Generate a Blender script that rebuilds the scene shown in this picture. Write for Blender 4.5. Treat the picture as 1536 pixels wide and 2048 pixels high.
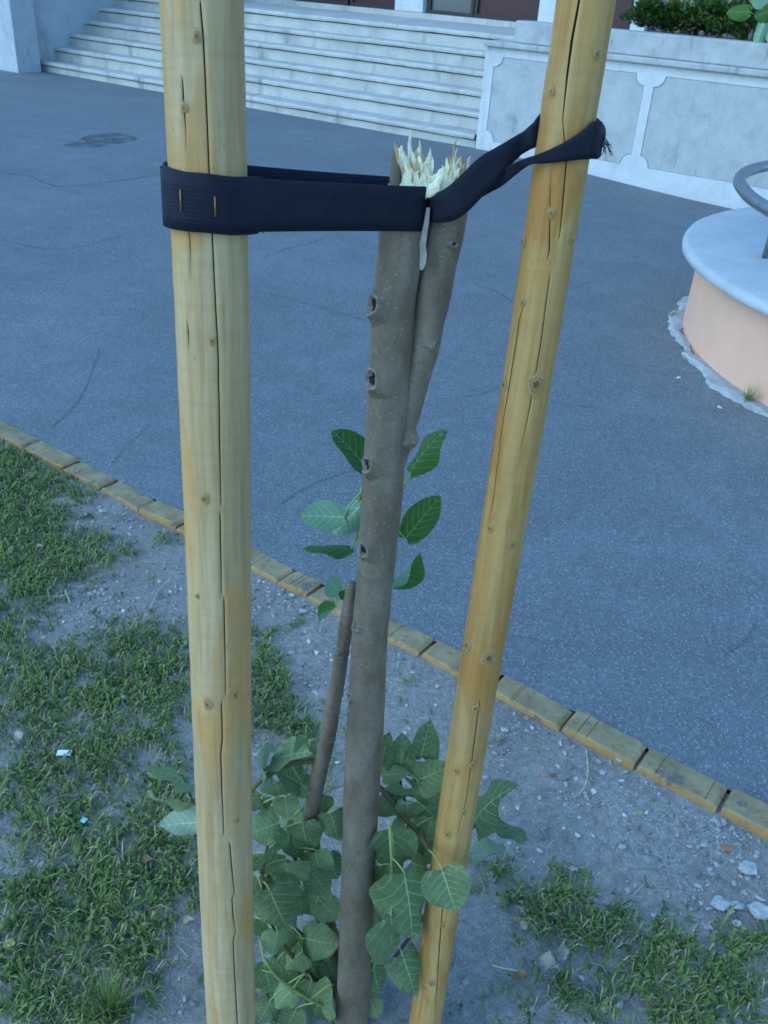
import bpy, bmesh, math, random
import numpy as np
from mathutils import Vector, Matrix

for o in list(bpy.data.objects):
    bpy.data.objects.remove(o)
scene = bpy.context.scene
col = scene.collection
random.seed(7)
rng = np.random.default_rng(11)

# ------------------------------------------------------------------ camera
FPX, PITCH, ROLL, EYE = 1805.0, math.radians(30.5), math.radians(4.3), 1.55
R0 = np.array([1, 0, 0.]); U0 = np.array([0, math.sin(PITCH), math.cos(PITCH)])
FW = np.array([0, math.cos(PITCH), -math.sin(PITCH)])
RT = math.cos(ROLL) * R0 + math.sin(ROLL) * U0
UP = -math.sin(ROLL) * R0 + math.cos(ROLL) * U0
CP = np.array([0, 0, EYE])
cam = bpy.data.cameras.new('camera')
cam.sensor_fit = 'VERTICAL'; cam.sensor_height = 24.0; cam.lens = FPX / 2048 * 24.0
cam.clip_start = 0.02; cam.clip_end = 800
camo = bpy.data.objects.new('camera', cam); col.objects.link(camo)
M = Matrix.Identity(4)
for i in range(3):
    M[i][0], M[i][1], M[i][2], M[i][3] = RT[i], UP[i], -FW[i], CP[i]
camo.matrix_world = M
cam.dof.use_dof = True; cam.dof.focus_distance = 1.15; cam.dof.aperture_fstop = 22.0
scene.camera = camo

# ------------------------------------------------------------------ sky, sun, exposure
world = bpy.data.worlds.new('World'); scene.world = world; world.use_nodes = True
wn = world.node_tree; wn.nodes.clear()
sky = wn.nodes.new('ShaderNodeTexSky'); sky.sky_type = 'NISHITA'; sky.sun_disc = False
SUN_EL, SUN_AZ = math.radians(38), math.radians(-118)      # azimuth from +Y, clockwise
sky.sun_elevation = SUN_EL; sky.sun_rotation = SUN_AZ
sky.air_density = 1.0; sky.dust_density = 0.3; sky.ozone_density = 2.5
bg = wn.nodes.new('ShaderNodeBackground'); bg.inputs['Strength'].default_value = 0.12
wo = wn.nodes.new('ShaderNodeOutputWorld')
wn.links.new(sky.outputs[0], bg.inputs[0]); wn.links.new(bg.outputs[0], wo.inputs[0])
sl = bpy.data.lights.new('sun', 'SUN'); sl.energy = 0.5; sl.angle = math.radians(60); sl.color = (1.0, 0.97, 0.92)
so = bpy.data.objects.new('sun', sl); col.objects.link(so)
sd = Vector((math.sin(SUN_AZ) * math.cos(SUN_EL), math.cos(SUN_AZ) * math.cos(SUN_EL), math.sin(SUN_EL)))
so.rotation_euler = sd.to_track_quat('Z', 'Y').to_euler(); so.location = (-4, -4, 8)
scene.view_settings.view_transform = 'Standard'; scene.view_settings.look = 'None'
scene.view_settings.gamma = 1.0; scene.view_settings.exposure = 1.43
scene.view_settings.use_white_balance = True; scene.view_settings.white_balance_temperature = 4980; scene.view_settings.white_balance_tint = -9
scene.view_settings.use_curve_mapping = False
scene.render.engine = 'CYCLES'; scene.cycles.filter_width = 1.65
scene.render.resolution_x = 768; scene.render.resolution_y = 1024

# ------------------------------------------------------------------ placing helpers
def ray(x, y): return FW + RT * ((x - 768) / FPX) + UP * ((1024 - y) / FPX)
def G(x, y, z=0.0):
    d = ray(x, y); return CP + d * ((z - EYE) / d[2])
def GY(x, y, Y):
    d = ray(x, y); return CP + d * (Y / d[1])
def GT(x, y, t): return CP + ray(x, y) * t
def depth(P): return float((np.asarray(P) - CP) @ FW)
def lerp(a, b, t): return a + (b - a) * t
def interp(x, xs, ys): return float(np.interp(x, xs, ys))
def catmull(pts, n):
    P = np.asarray(pts, float); m = len(P); out = []
    for q in np.linspace(0, m - 1, n):
        i = min(int(q), m - 2); t = q - i
        p0 = P[max(i - 1, 0)]; p1 = P[i]; p2 = P[i + 1]; p3 = P[min(i + 2, m - 1)]
        out.append(0.5 * ((2 * p1) + (-p0 + p2) * t + (2 * p0 - 5 * p1 + 4 * p2 - p3) * t * t + (-p0 + 3 * p1 - 3 * p2 + p3) * t ** 3))
    return np.array(out)

# stair / kerb frame: u runs left along the steps, n runs into the building
ANG = math.radians(34.5)
uu = np.array([-math.cos(ANG), math.sin(ANG), 0]); nn = np.array([math.sin(ANG), math.cos(ANG), 0]); zz = np.array([0, 0, 1.])
S0 = G(950, 297)
def ST(u, n, z): return S0 + uu * u + nn * n + zz * z
def SU(x, y, n):            # (u, z) on the plane at offset n
    d = ray(x, y); P = CP + d * (((S0 - CP) @ nn + n) / (d @ nn)); return (P - S0) @ uu, P[2]
kk = -uu                    # along the kerb to the right
def KB(s, n, z): return kk * s + nn * n + zz * z

# ------------------------------------------------------------------ object helpers
def tag(o, label=None, cat=None, group=None, kind=None):
    if label: o['label'] = label
    if cat: o['category'] = cat
    if group: o['group'] = group
    if kind: o['kind'] = kind
    return o
WL = {}
def empty(name, loc, label, cat, group=None):
    o = bpy.data.objects.new(name, None); col.objects.link(o); o.location = tuple(loc)
    o.empty_display_size = 0.05
    WL[o] = np.array(loc, float)
    return tag(o, label, cat, group)
def mesh_obj(name, verts, faces, mat, parent=None, smooth=False, origin=None, uvs=None):
    v = np.asarray(verts, float)
    org = np.array(origin, float) if origin is not None else (WL[parent] if parent is not None else np.zeros(3))
    me = bpy.data.meshes.new(name); me.from_pydata((v - org).tolist(), [], faces); me.update()
    me.materials.append(mat)
    if smooth: me.polygons.foreach_set('use_smooth', [True] * len(me.polygons))
    if uvs is not None:
        l = me.uv_layers.new(name='UVMap'); idx = np.empty(len(me.loops), int); me.loops.foreach_get('vertex_index', idx)
        l.data.foreach_set('uv', np.asarray(uvs, float)[idx].ravel())
    o = bpy.data.objects.new(name, me); col.objects.link(o); WL[o] = org
    if parent is not None:
        o.parent = parent; o.location = tuple(org - WL[parent])
    else:
        o.location = tuple(org)
    return o
def link_copy(name, me, parent, M4):
    """mesh copy placed by a world matrix under an unrotated parent"""
    o = bpy.data.objects.new(name, me); col.objects.link(o); o.parent = parent
    p = WL[parent]; T = Matrix.Translation((-p[0], -p[1], -p[2])) @ M4
    o.matrix_local = T; WL[o] = np.array(M4.translation)
    return o
class MB:
    def __init__(s): s.v = []; s.f = []
    def add(s, v, f):
        b = len(s.v); s.v += [tuple(q) for q in v]; s.f += [tuple(i + b for i in q) for q in f]; return s
    def box(s, fn, a0, a1, b0, b1, c0, c1):
        v = [fn(a, b, c) for a in (a0, a1) for b in (b0, b1) for c in (c0, c1)]
        return s.add(v, [(0, 1, 3, 2), (4, 6, 7, 5), (0, 4, 5, 1), (2, 3, 7, 6), (0, 2, 6, 4), (1, 5, 7, 3)])
    def build(s, name, mat, parent=None, smooth=False, origin=None, bevel=0, seg=2):
        o = mesh_obj(name, s.v, s.f, mat, parent, smooth, origin)
        bm = bmesh.new(); bm.from_mesh(o.data); bmesh.ops.recalc_face_normals(bm, faces=bm.faces)
        if bevel: bmesh.ops.bevel(bm, geom=list(bm.edges), offset=bevel, segments=seg, affect='EDGES', profile=0.6)
        bm.to_mesh(o.data); bm.free()
        return o
def tube_vf(pts, rad, seg=10, cap=True, wob=0.0, rot=0.0):
    P = np.asarray(pts, float); n = len(P); T = np.gradient(P, axis=0); T /= np.linalg.norm(T, axis=1)[:, None] + 1e-12
    ref = np.array([0, 0, 1.]) if abs(T[0][2]) < .8 else np.array([0, 1., 0])
    nrm = np.cross(T[0], ref); nrm /= np.linalg.norm(nrm)
    v = []; f = []
    for i in range(n):
        nrm = nrm - T[i] * (nrm @ T[i]); nrm /= np.linalg.norm(nrm); bn = np.cross(T[i], nrm)
        r = rad[i] if np.ndim(rad) else rad
        for k in range(seg):
            a = 2 * math.pi * k / seg + rot
            rr = r * (1 + wob * (math.sin(3 * a + i * .31) * .5 + math.sin(2 * a - i * .17 + 1) * .5))
            v.append(P[i] + (nrm * math.cos(a) + bn * math.sin(a)) * rr)
    for i in range(n - 1):
        for k in range(seg):
            k2 = (k + 1) % seg
            f.append((i * seg + k, i * seg + k2, (i + 1) * seg + k2, (i + 1) * seg + k))
    if cap:
        f.append(tuple(range(seg))[::-1]); f.append(tuple((n - 1) * seg + k for k in range(seg)))
    return v, f
def tube(name, pts, rad, mat, parent=None, seg=10, n=None, wob=0.0, origin=None):
    if n:
        q = catmull(pts, n)
        rad = np.interp(np.linspace(0, 1, n), np.linspace(0, 1, len(rad)), rad) if np.ndim(rad) else rad
        pts = q
    v, f = tube_vf(pts, rad, seg, wob=wob)
    return mesh_obj(name, v, f, mat, parent, True, origin)

# ------------------------------------------------------------------ material helpers
class NT:
    def __init__(s, name):
        s.m = bpy.data.materials.new(name); s.m.use_nodes = True; s.t = s.m.node_tree
        s.b = s.t.nodes['Principled BSDF']; s.b.inputs['Specular IOR Level'].default_value = 0.3
    def n(s, typ, **kw):
        nd = s.t.nodes.new('ShaderNode' + typ)
        for k, v in kw.items():
            if k[:2] == 'i_':
                key = k[2:]; key = int(key) if key.isdigit() else key.replace('_', ' ')
                s.set(nd.inputs[key], v)
            else: setattr(nd, k, v)
        return nd
    def set(s, inp, v):
        if isinstance(v, bpy.types.NodeSocket): s.t.links.new(v, inp)
        else:
            if hasattr(inp.default_value, '__len__') and hasattr(v, '__len__') and len(v) == 3 and len(inp.default_value) == 4: v = (*v, 1)
            inp.default_value = v
    def math(s, op, a, b=0.0, c=0.0, clamp=False):
        nd = s.t.nodes.new('ShaderNodeMath'); nd.operation = op; nd.use_clamp = clamp
        for i, q in enumerate((a, b, c)): s.set(nd.inputs[i], q)
        return nd.outputs[0]
    def coord(s, which='Object', scale=(1, 1, 1), loc=(0, 0, 0), rot=(0, 0, 0)):
        tc = s.n('TexCoord'); mp = s.n('Mapping'); s.t.links.new(tc.outputs[which], mp.inputs[0])
        mp.inputs['Scale'].default_value = scale; mp.inputs['Location'].default_value = loc; mp.inputs['Rotation'].default_value = rot
        return mp.outputs[0]
    def noise(s, co, scale, detail=4, rough=.55, dist=0.0):
        nd = s.n('TexNoise', i_Scale=scale, i_Detail=detail, i_Roughness=rough, i_Distortion=dist); s.t.links.new(co, nd.inputs['Vector']); return nd.outputs['Fac']
    def vor(s, co, scale, feature='F1', out='Distance', rnd=1.0):
        nd = s.n('TexVoronoi', feature=feature, i_Scale=scale, i_Randomness=rnd); s.t.links.new(co, nd.inputs['Vector']); return nd.outputs[out]
    def ramp(s, fac, stops):
        nd = s.n('ValToRGB'); s.t.links.new(fac, nd.inputs[0]); e = nd.color_ramp.elements
        while len(e) < len(stops): e.new(0.5)
        for q, (p, c) in zip(e, stops):
            q.position = p; q.color = (*c, 1) if hasattr(c, '__len__') else (c, c, c, 1)
        return nd.outputs[0]
    def mix(s, fac, a, b, mode='MIX'):
        nd = s.n('Mix', data_type='RGBA', blend_type=mode); s.set(nd.inputs[0], fac); s.set(nd.inputs[6], a); s.set(nd.inputs[7], b); return nd.outputs[2]
    def bump(s, h, strength=.3, dist=.01, prev=None):
        nd = s.n('Bump', i_Strength=strength, i_Distance=dist); s.t.links.new(h, nd.inputs['Height'])
        if prev is not None: s.t.links.new(prev, nd.inputs['Normal'])
        return nd.outputs[0]
    def out(s, color=None, rough=.8, normal=None, **kw):
        if color is not None: s.set(s.b.inputs['Base Color'], color)
        s.set(s.b.inputs['Roughness'], rough)
        if normal is not None: s.t.links.new(normal, s.b.inputs['Normal'])
        for k, v in kw.items(): s.set(s.b.inputs[k.replace('_', ' ')], v)
        return s.m

def m_soil():
    t = NT('soil'); c = t.coord()
    a = t.noise(c, 2.2, 5); b = t.noise(c, 60, 6, .7); g = t.noise(c, 260, 3, .7)
    base = t.ramp(a, [(.3, (.31, .28, .245)), (.55, (.43, .395, .35)), (.75, (.52, .485, .435))])
    base = t.mix(t.ramp(b, [(.38, .55), (.6, 0.0)]), base, (.14, .125, .112))
    base = t.mix(t.ramp(t.vor(c, 120), [(.10, 1.0), (.2, 0.0)]), base, (.52, .51, .50))
    base = t.mix(t.ramp(t.noise(c, 14, 5, .7), [(.52, 0.), (.68, .6)]), base, (.17, .15, .13))
    base = t.mix(t.ramp(g, [(.4, .5), (.6, 0.)]), base, (.13, .115, .10))
    nb = t.bump(b, .6, .012); nb = t.bump(g, .5, .004, nb)
    return t.out(base, .95, nb)
def m_asphalt():
    t = NT('asphalt'); c = t.coord()
    a = t.noise(c, .9, 5, .6); a2 = t.noise(c, 5, 4); g = t.noise(c, 330, 4, .75)
    base = t.ramp(a, [(.3, (.166, .18, .19)), (.7, (.214, .229, .238))])
    base = t.mix(t.ramp(a2, [(.40, .35), (.6, 0.)]), base, (.125, .132, .14))
    base = t.mix(t.ramp(t.noise(c, .45, 4, .6, .8), [(.45, 0.), (.62, .38)]), base, (.115, .123, .13))
    base = t.mix(t.ramp(g, [(.36, .75), (.5, 0.)]), base, (.085, .086, .092))
    vc = t.n('TexVoronoi', feature='F1', i_Scale=150.0); t.t.links.new(c, vc.inputs['Vector']); sc_ = t.n('SeparateColor'); t.t.links.new(vc.outputs['Color'], sc_.inputs[0])
    base = t.mix(t.math('MULTIPLY', t.math('POWER', sc_.outputs[1], 2.0), .5), base, (.075, .078, .085))
    base = t.mix(t.math('MULTIPLY', t.math('POWER', sc_.outputs[2], 6.0), .45), base, (.38, .385, .39))
    v = t.n('TexVoronoi', feature='F1', i_Scale=150.0)
    mp = t.coord(scale=(1.0, .45, 1), rot=(0, 0, .6)); t.t.links.new(mp, v.inputs['Vector'])
    dens = t.noise(c, 1.4, 3)
    sep = t.n('SeparateColor'); t.t.links.new(v.outputs['Color'], sep.inputs[0])
    pick = t.math('GREATER_THAN', sep.outputs[0], t.ramp(dens, [(.3, .82), (.75, .55)]))
    fl = t.math('MULTIPLY', pick, t.ramp(v.outputs['Distance'], [(.16, 1.0), (.34, 0.)]))
    base = t.mix(t.math('MULTIPLY', fl, .85), base, (.40, .40, .40))
    base = t.mix(t.ramp(t.noise(c, 120, 2, .5), [(.58, 0.), (.70, .45)]), base, (.24, .245, .25))
    nb = t.bump(g, .45, .004)
    return t.out(base, t.ramp(t.noise(c, 25), [(.3, .72), (.7, .92)]), nb)
def m_kerb():
    t = NT('worn_yellow_brick'); c = t.coord('Object'); oi = t.n('ObjectInfo')
    off = t.n('VectorMath', operation='MULTIPLY_ADD'); t.t.links.new(c, off.inputs[0]); off.inputs[1].default_value = (1, 1, 1)
    cmb = t.n('CombineXYZ'); t.t.links.new(oi.outputs['Random'], cmb.inputs[0]); sc = t.n('VectorMath', operation='SCALE'); t.t.links.new(cmb.outputs[0], sc.inputs[0]); sc.inputs['Scale'].default_value = 37.0
    t.t.links.new(sc.outputs[0], off.inputs[2]); c = off.outputs[0]
    a = t.noise(c, 14, 5); b = t.noise(c, 45, 5, .65)
    base = t.ramp(a, [(.3, (.22, .175, .09)), (.5, (.29, .232, .12)), (.7, (.35, .29, .16))])
    geo = t.n('NewGeometry'); sx = t.n('SeparateXYZ'); t.t.links.new(geo.outputs['Normal'], sx.inputs[0])
    side = t.math('SUBTRACT', 1.0, sx.outputs[2], clamp=True)
    base = t.mix(t.math('MULTIPLY', side, .8), base, (.42, .24, .055))
    chip = t.ramp(t.noise(c, 11, 5, .7), [(.58, 0.), (.63, .85)])
    base = t.mix(chip, base, (.13, .12, .12))
    base = t.mix(t.ramp(b, [(.34, .6), (.46, 0.)]), base, (.15, .12, .08))
    nb = t.bump(b, .35, .004); nb = t.bump(chip, .4, -.003, nb)
    return t.out(base, .8, nb)
def m_pine(name, c1, c2, c3, blotch):
    t = NT(name); c = t.coord(scale=(1, 1, .05)); c0 = t.coord(); cz = t.coord(scale=(.22, .22, 1))
    s1 = t.noise(c, 55, 6, .6); s2 = t.noise(c, 170, 4, .6); bl = t.noise(t.coord(scale=(1, 1, .28)), 14, 4, .5, .6)
    rings = t.noise(t.coord(scale=(.10, .10, 1)), 150, 2, .5)
    base = t.ramp(s1, [(.28, c2), (.5, c1), (.72, c3)])
    base = t.mix(t.ramp(bl, [(.50, 0.), (.545, .55), (.7, .75)]), base, blotch)
    base = t.mix(t.ramp(rings, [(.40, .09), (.55, 0.)]), base, tuple(q * .62 for q in c2))
    base = t.mix(t.ramp(s2, [(.35, .32), (.48, 0.)]), base, tuple(q * .6 for q in c2))
    base = t.mix(t.ramp(t.noise(c0, 4.5, 3), [(.50, 0.), (.70, .28)]), base, (.32, .27, .17))
    base = t.mix(t.ramp(t.noise(t.coord(scale=(1, 1, .25)), 210, 3, .6), [(.68, 0.), (.74, .6)]), base, (.14, .10, .05))
    nb = t.bump(s2, .25, .002); nb = t.bump(rings, .25, .002, nb)
    return t.out(base, .82, nb, Specular_IOR_Level=.15)
def m_knot():
    t = NT('knot_wood'); uv = t.n('UVMap'); s_ = t.n('SeparateXYZ'); t.t.links.new(uv.outputs[0], s_.inputs[0]); c = t.coord(); e = t.noise(c, 260, 3, .6)
    r = t.math('ADD', s_.outputs[0], t.math('MULTIPLY', t.math('SUBTRACT', e, .5), .22))
    base = t.ramp(r, [(.0, (.10, .055, .022)), (.16, (.14, .08, .032)), (.25, (.31, .185, .07)), (.38, (.35, .21, .08)), (.44, (.20, .12, .045)), (.52, (.42, .28, .10)), (.75, (.50, .35, .13)), (1, (.46, .31, .11))])
    al = t.ramp(r, [(.0, 1.), (.52, .95), (.66, .42), (.95, 0.)])
    return t.out(base, .65, t.bump(r, .3, .002), Alpha=al)
def m_bark():
    t = NT('young_bark'); c = t.coord(scale=(1, 1, .4)); c0 = t.coord()
    a = t.noise(c, 30, 6, .6); b = t.noise(c0, 12, 3); g = t.noise(c0, 240, 4, .7)
    base = t.ramp(a, [(.3, (.12, .090, .058)), (.5, (.188, .146, .098)), (.72, (.255, .207, .148))])
    base = t.mix(t.ramp(b, [(.55, 0.), (.72, .5)]), base, (.135, .135, .09))
    base = t.mix(t.ramp(t.noise(c0, 18, 3), [(.62, 0.), (.72, .35)]), base, (.21, .12, .05))
    base = t.mix(t.ramp(g, [(.36, .4), (.5, 0.)]), base, (.085, .068, .05))
    base = t.mix(t.ramp(t.vor(t.coord(scale=(1, 1, 1.8)), 95), [(.10, .7), (.19, 0.)]), base, (.30, .27, .23))
    rg = t.ramp(t.noise(t.coord(scale=(.12, .12, 1)), 34, 2, .5), [(.58, 0.), (.68, .3)])
    base = t.mix(rg, base, (.10, .08, .06))
    nb = t.bump(a, .35, .004); nb = t.bump(g, .4, .0015, nb)
    return t.out(base, .75, nb)
def m_plain(name, colr, rough=.8, var=.25, scale=30, bump=.2, spec=.3, **kw):
    t = NT(name); c = t.coord(); a = t.noise(c, scale, 5, .6)
    base = t.ramp(a, [(.3, tuple(q * (1 - var) for q in colr)), (.7, tuple(min(q * (1 + var * .6), 1) for q in colr))])
    return t.out(base, rough, t.bump(a, bump, .3 / scale) if bump else None, Specular_IOR_Level=spec, **kw)
def m_stone(name, c1, c2, stain, rough=.85, scale=1.0, sa=.55):
    t = NT(name); c = t.coord(); a = t.noise(c, 3 * scale, 6, .65); g = t.noise(c, 70 * scale, 4, .7)
    base = t.ramp(a, [(.35, c2), (.6, c1)])
    st = t.noise(t.coord(scale=(1, 1, .28)), 3.4 * scale, 5, .7, .3)
    base = t.mix(t.ramp(st, [(.56, 0.), (.76, sa)]), base, stain)
    base = t.mix(t.ramp(t.noise(c, 16 * scale, 4, .7), [(.62, 0.), (.74, .5)]), base, stain)
    base = t.mix(t.ramp(g, [(.34, .4), (.5, 0.)]), base, tuple(q * .6 for q in c2))
    return t.out(base, rough, t.bump(g, .3, .004))
def m_leaf(name, dark, light, vein, back):
    t = NT(name); uv = t.n('UVMap'); s = t.n('SeparateXYZ'); t.t.links.new(uv.outputs[0], s.inputs[0])
    x = t.math('ABSOLUTE', t.math('SUBTRACT', s.outputs[0], .5)); v = s.outputs[1]
    mid = t.math('LESS_THAN', x, t.math('MULTIPLY_ADD', v, -.010, .0145))
    ph = t.math('FRACT', t.math('MULTIPLY', t.math('SUBTRACT', v, t.math('MULTIPLY', t.math('POWER', x, 1.15), .95)), 6.3))
    lat = t.math('LESS_THAN', t.math('ABSOLUTE', t.math('SUBTRACT', ph, .5)), t.math('MULTIPLY_ADD', x, -.10, .062))
    ph2 = t.math('FRACT', t.math('MULTIPLY', t.math('ADD', v, t.math('MULTIPLY', x, 2.2)), 22.0))
    fine = t.math('LESS_THAN', ph2, .14)
    vm = t.math('MAXIMUM', mid, t.math('MULTIPLY', lat, .75))
    vm2 = t.math('MAXIMUM', vm, t.math('MULTIPLY', fine, .13))
    c = t.coord(); a = t.noise(c, 1.8, 3); oi = t.n('ObjectInfo')
    k = t.math('MULTIPLY_ADD', oi.outputs['Random'], .5, t.math('MULTIPLY', a, .5))
    base = t.ramp(k, [(.25, dark), (.75, light)])
    geo = t.n('NewGeometry')
    base = t.mix(geo.outputs['Backfacing'], base, back)
    base = t.mix(t.ramp(t.noise(c, 7, 4, .7), [(.5, 0.), (.72, .35)]), base, tuple(min(1, q * 1.7) for q in light))
    base = t.mix(t.ramp(t.math('ADD', t.noise(c, 9, 4, .7), t.math('MULTIPLY', oi.outputs['Random'], .10)), [(.76, 0.), (.80, .8)]), base, (.20, .13, .05))
    base = t.mix(t.math('MULTIPLY', vm2, .7), base, t.mix(geo.outputs['Backfacing'], vein, (.66, .74, .56)))
    nb = t.bump(vm2, .5, .05)
    tr = t.n('BsdfTranslucent'); t.set(tr.inputs[0], t.mix(.5, base, (.16, .24, .05)))
    t.out(base, .62, nb, Specular_IOR_Level=.22)
    mx = t.n('MixShader', i_0=.22); outn = t.t.nodes['Material Output']
    t.t.links.new(t.b.outputs[0], mx.inputs[1]); t.t.links.new(tr.outputs[0], mx.inputs[2]); t.t.links.new(mx.outputs[0], outn.inputs[0])
    return t.m
def m_blades(name, cols):
    t = NT(name); at = t.n('Attribute', attribute_name='tone'); base = t.ramp(at.outputs['Fac'], cols)
    tr = t.n('BsdfTranslucent'); t.set(tr.inputs[0], base)
    t.out(base, .55, None, Specular_IOR_Level=.3)
    mx = t.n('MixShader', i_0=.2); outn = t.t.nodes['Material Output']
    t.t.links.new(t.b.outputs[0], mx.inputs[1]); t.t.links.new(tr.outputs[0], mx.inputs[2]); t.t.links.new(mx.outputs[0], outn.inputs[0])
    return t.m
def m_tone(name, cols, rough=.85):
    t = NT(name); at = t.n('Attribute', attribute_name='tone'); return t.out(t.ramp(at.outputs['Fac'], cols), rough)
def m_strap():
    t = NT('black_webbing'); uv = t.n('UVMap'); s = t.n('SeparateXYZ'); t.t.links.new(uv.outputs[0], s.inputs[0])
    w = t.math('SINE', t.math('MULTIPLY', s.outputs[0], 6.283 / .0016)); w2 = t.math('SINE', t.math('MULTIPLY', s.outputs[1], 6.283 / .0035))
    h = t.math('ADD', w, t.math('MULTIPLY', w2, .5)); c = t.coord(); a = t.noise(c, 60, 4)
    base = t.ramp(a, [(.3, (.006, .007, .016)), (.7, (.011, .012, .024))])
    edge = t.math('GREATER_THAN', t.math('ABSOLUTE', t.math('SUBTRACT', s.outputs[1], .025)), .0225)
    base = t.mix(t.math('MULTIPLY', edge, .5), base, (.015, .016, .03))
    return t.out(base, .7, t.bump(h, .35, .0006), Specular_IOR_Level=.25)

MAT = dict(
    soil=m_soil(), asphalt=m_asphalt(), kerb=m_kerb(), bark=m_bark(), strap=m_strap(),
    pineL=m_pine('pale_pine', (.46, .325, .155), (.355, .245, .11), (.53, .405, .225), (.47, .25, .06)),
    pineR=m_pine('amber_pine', (.43, .26, .085), (.325, .18, .05), (.50, .33, .13), (.36, .17, .035)),
    nosing_shade=m_plain('painted_nosing_shade', (.07, .065, .055), .95, .5, 9, .2),  # dark colour used as painted shade below the step nosings
    crack=m_plain('crack_dark', (.035, .022, .012), .9, .3, 60, 0),
    step=m_stone('step_stone', (.52, .50, .46), (.42, .40, .365), (.16, .145, .125), sa=.9),
    wallp=m_stone('rough_panel', (.47, .46, .45), (.38, .375, .365), (.18, .17, .165), .9, 2.0, .7),
    band=m_stone('smooth_band', (.62, .61, .60), (.54, .53, .52), (.28, .265, .25), .8, 1.2, .5),
    coping=m_stone('coping', (.47, .46, .45), (.37, .36, .35), (.10, .095, .085), .9, 1.9, .9),
    render=m_stone('old_render', (.48, .49, .51), (.40, .41, .43), (.15, .15, .165), .9, .9, .85),
    peach=m_plain('peach_plaster', (.66, .40, .275), .85, .07, 5, .04),
    cap=m_stone('cap_concrete', (.46, .465, .47), (.40, .405, .41), (.28, .28, .28), .8, 1.5, .4),
    mortar=m_stone('mortar', (.42, .42, .42), (.32, .32, .32), (.2, .2, .2), .95, 5, .5),
    maroon=m_plain('maroon_door', (.055, .022, .022), .4, .2, 8, .05),
    greyglass=m_plain('grey_glass', (.10, .105, .11), .15, .1, 3, 0, .5),
    darkframe=m_plain('dark_frame', (.04, .03, .03), .5, .2, 20, .05),
    steel=m_plain('brushed_pipe', (.30, .30, .31), .42, .25, 30, .1, .5, Metallic=.85),
    copper=m_plain('rusty_staple', (.30, .15, .06), .5, .2, 200, 0, .5, Metallic=.6),
    splint=m_plain('fresh_wood', (.97, .84, .56), .6, .22, 160, .6),
    splint2=m_plain('torn_bark_fibre', (.55, .36, .16), .8, .45, 120, .4),
    scar=m_plain('scar_collar', (.27, .225, .17), .8, .5, 190, .9),
    scarin=m_plain('scar_core', (.035, .025, .018), .9, .4, 160, .5),
    knot=m_knot(),
    twig=m_plain('brown_shoot', (.13, .095, .045), .7, .3, 90, .3),
    petiole=m_plain('green_petiole', (.33, .38, .10), .5, .2, 60, .1),
    stone=m_stone('limestone', (.50, .48, .46), (.38, .365, .35), (.27, .25, .23), .9, 14, .5),
    leafA=m_leaf('leaf_green', (.118, .160, .070), (.24, .29, .125), (.48, .54, .27), (.32, .39, .27)),
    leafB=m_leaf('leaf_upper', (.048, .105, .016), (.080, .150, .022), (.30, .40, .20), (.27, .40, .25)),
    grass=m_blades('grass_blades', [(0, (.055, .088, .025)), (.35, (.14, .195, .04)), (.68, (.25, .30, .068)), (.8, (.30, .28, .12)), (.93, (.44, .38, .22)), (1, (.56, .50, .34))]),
    gravel=m_tone('gravel_stones', [(0, (.15, .14, .125)), (.4, (.29, .275, .255)), (.8, (.44, .425, .40)), (.965, (.58, .56, .53)), (.97, (.32, .19, .14)), (1, (.38, .24, .18))]),
    juniper=m_blades('juniper_sprays', [(0, (.008, .020, .005)), (.5, (.045, .085, .010)), (.9, (.12, .17, .018)), (1, (.17, .11, .03))]),
    dry=m_plain('dry_leaf', (.42, .34, .22), .8, .3, 60, .3),
    paper=m_plain('white_paper', (.80, .82, .84), .6, .08, 60, .1),
)

# ------------------------------------------------------------------ ground
def grid_fn(a, b, fn):
    v = [fn(x, y) for y in b for x in a]; na = len(a)
    f = [(j * na + i, j * na + i + 1, (j + 1) * na + i + 1, (j + 1) * na + i) for j in range(len(b) - 1) for i in range(na - 1)]
    return v, f
v, f = grid_fn(np.linspace(-300, 300, 9), np.linspace(-300, 300, 9), lambda x, y: (x, y, -.40))
tag(mesh_obj('ground', v, f, MAT['soil']), kind='structure')
KN0, KN1, KTOP = 1.622, 1.706, .018            # kerb: near face, far face, top
def smooth(a, b, x): t = min(max((x - a) / (b - a), 0), 1); return t * t * (3 - 2 * t)
ss = (nn @ S0)                                  # n of the first step
def asph_z(P):
    q = np.asarray(P); u = (q - S0) @ uu; n = (q - S0) @ nn
    return .010 - .13 * smooth(0, 3.2, -u) * smooth(-3.2, -.1, n) - .010 * smooth(KN1 + .8, KN1 + 4, n + ss)
ns = np.concatenate([[KN1 - .01], np.linspace(KN1 + .3, ss + 1, 34), [ss + 25, ss + 60]])
us = np.concatenate([[-60, -20], np.linspace(-8, 10, 40), [25, 60]])
v, f = grid_fn(us, ns, lambda s, n: (lambda P: P + zz * asph_z(P))(nn * n + uu * (s + (S0 @ uu))))
asph = tag(mesh_obj('asphalt_pavement', v, f, MAT['asphalt'], smooth=True), kind='structure')
from mathutils import noise as mnoise
def soil_z(x, y):
    return .006 * mnoise.noise(Vector((x * 3, y * 3, 0))) + .004 * mnoise.noise(Vector((x * 11, y * 11, 3))) + .0018 * mnoise.noise(Vector((x * 40, y * 40, 9))) - .004
fine_s = np.linspace(-3.2, 1.6, 240); fine_n = np.linspace(.0, KN0 + .03, 90)
sl_ = np.concatenate([[-60, -20, -8], fine_s, [4, 20, 60]]); nl_ = np.concatenate([[-60, -20, -4], fine_n])
v, f = grid_fn(sl_, nl_, lambda s, n: (lambda P: P + zz * soil_z(P[0], P[1]))(kk * s + nn * n))
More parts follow.
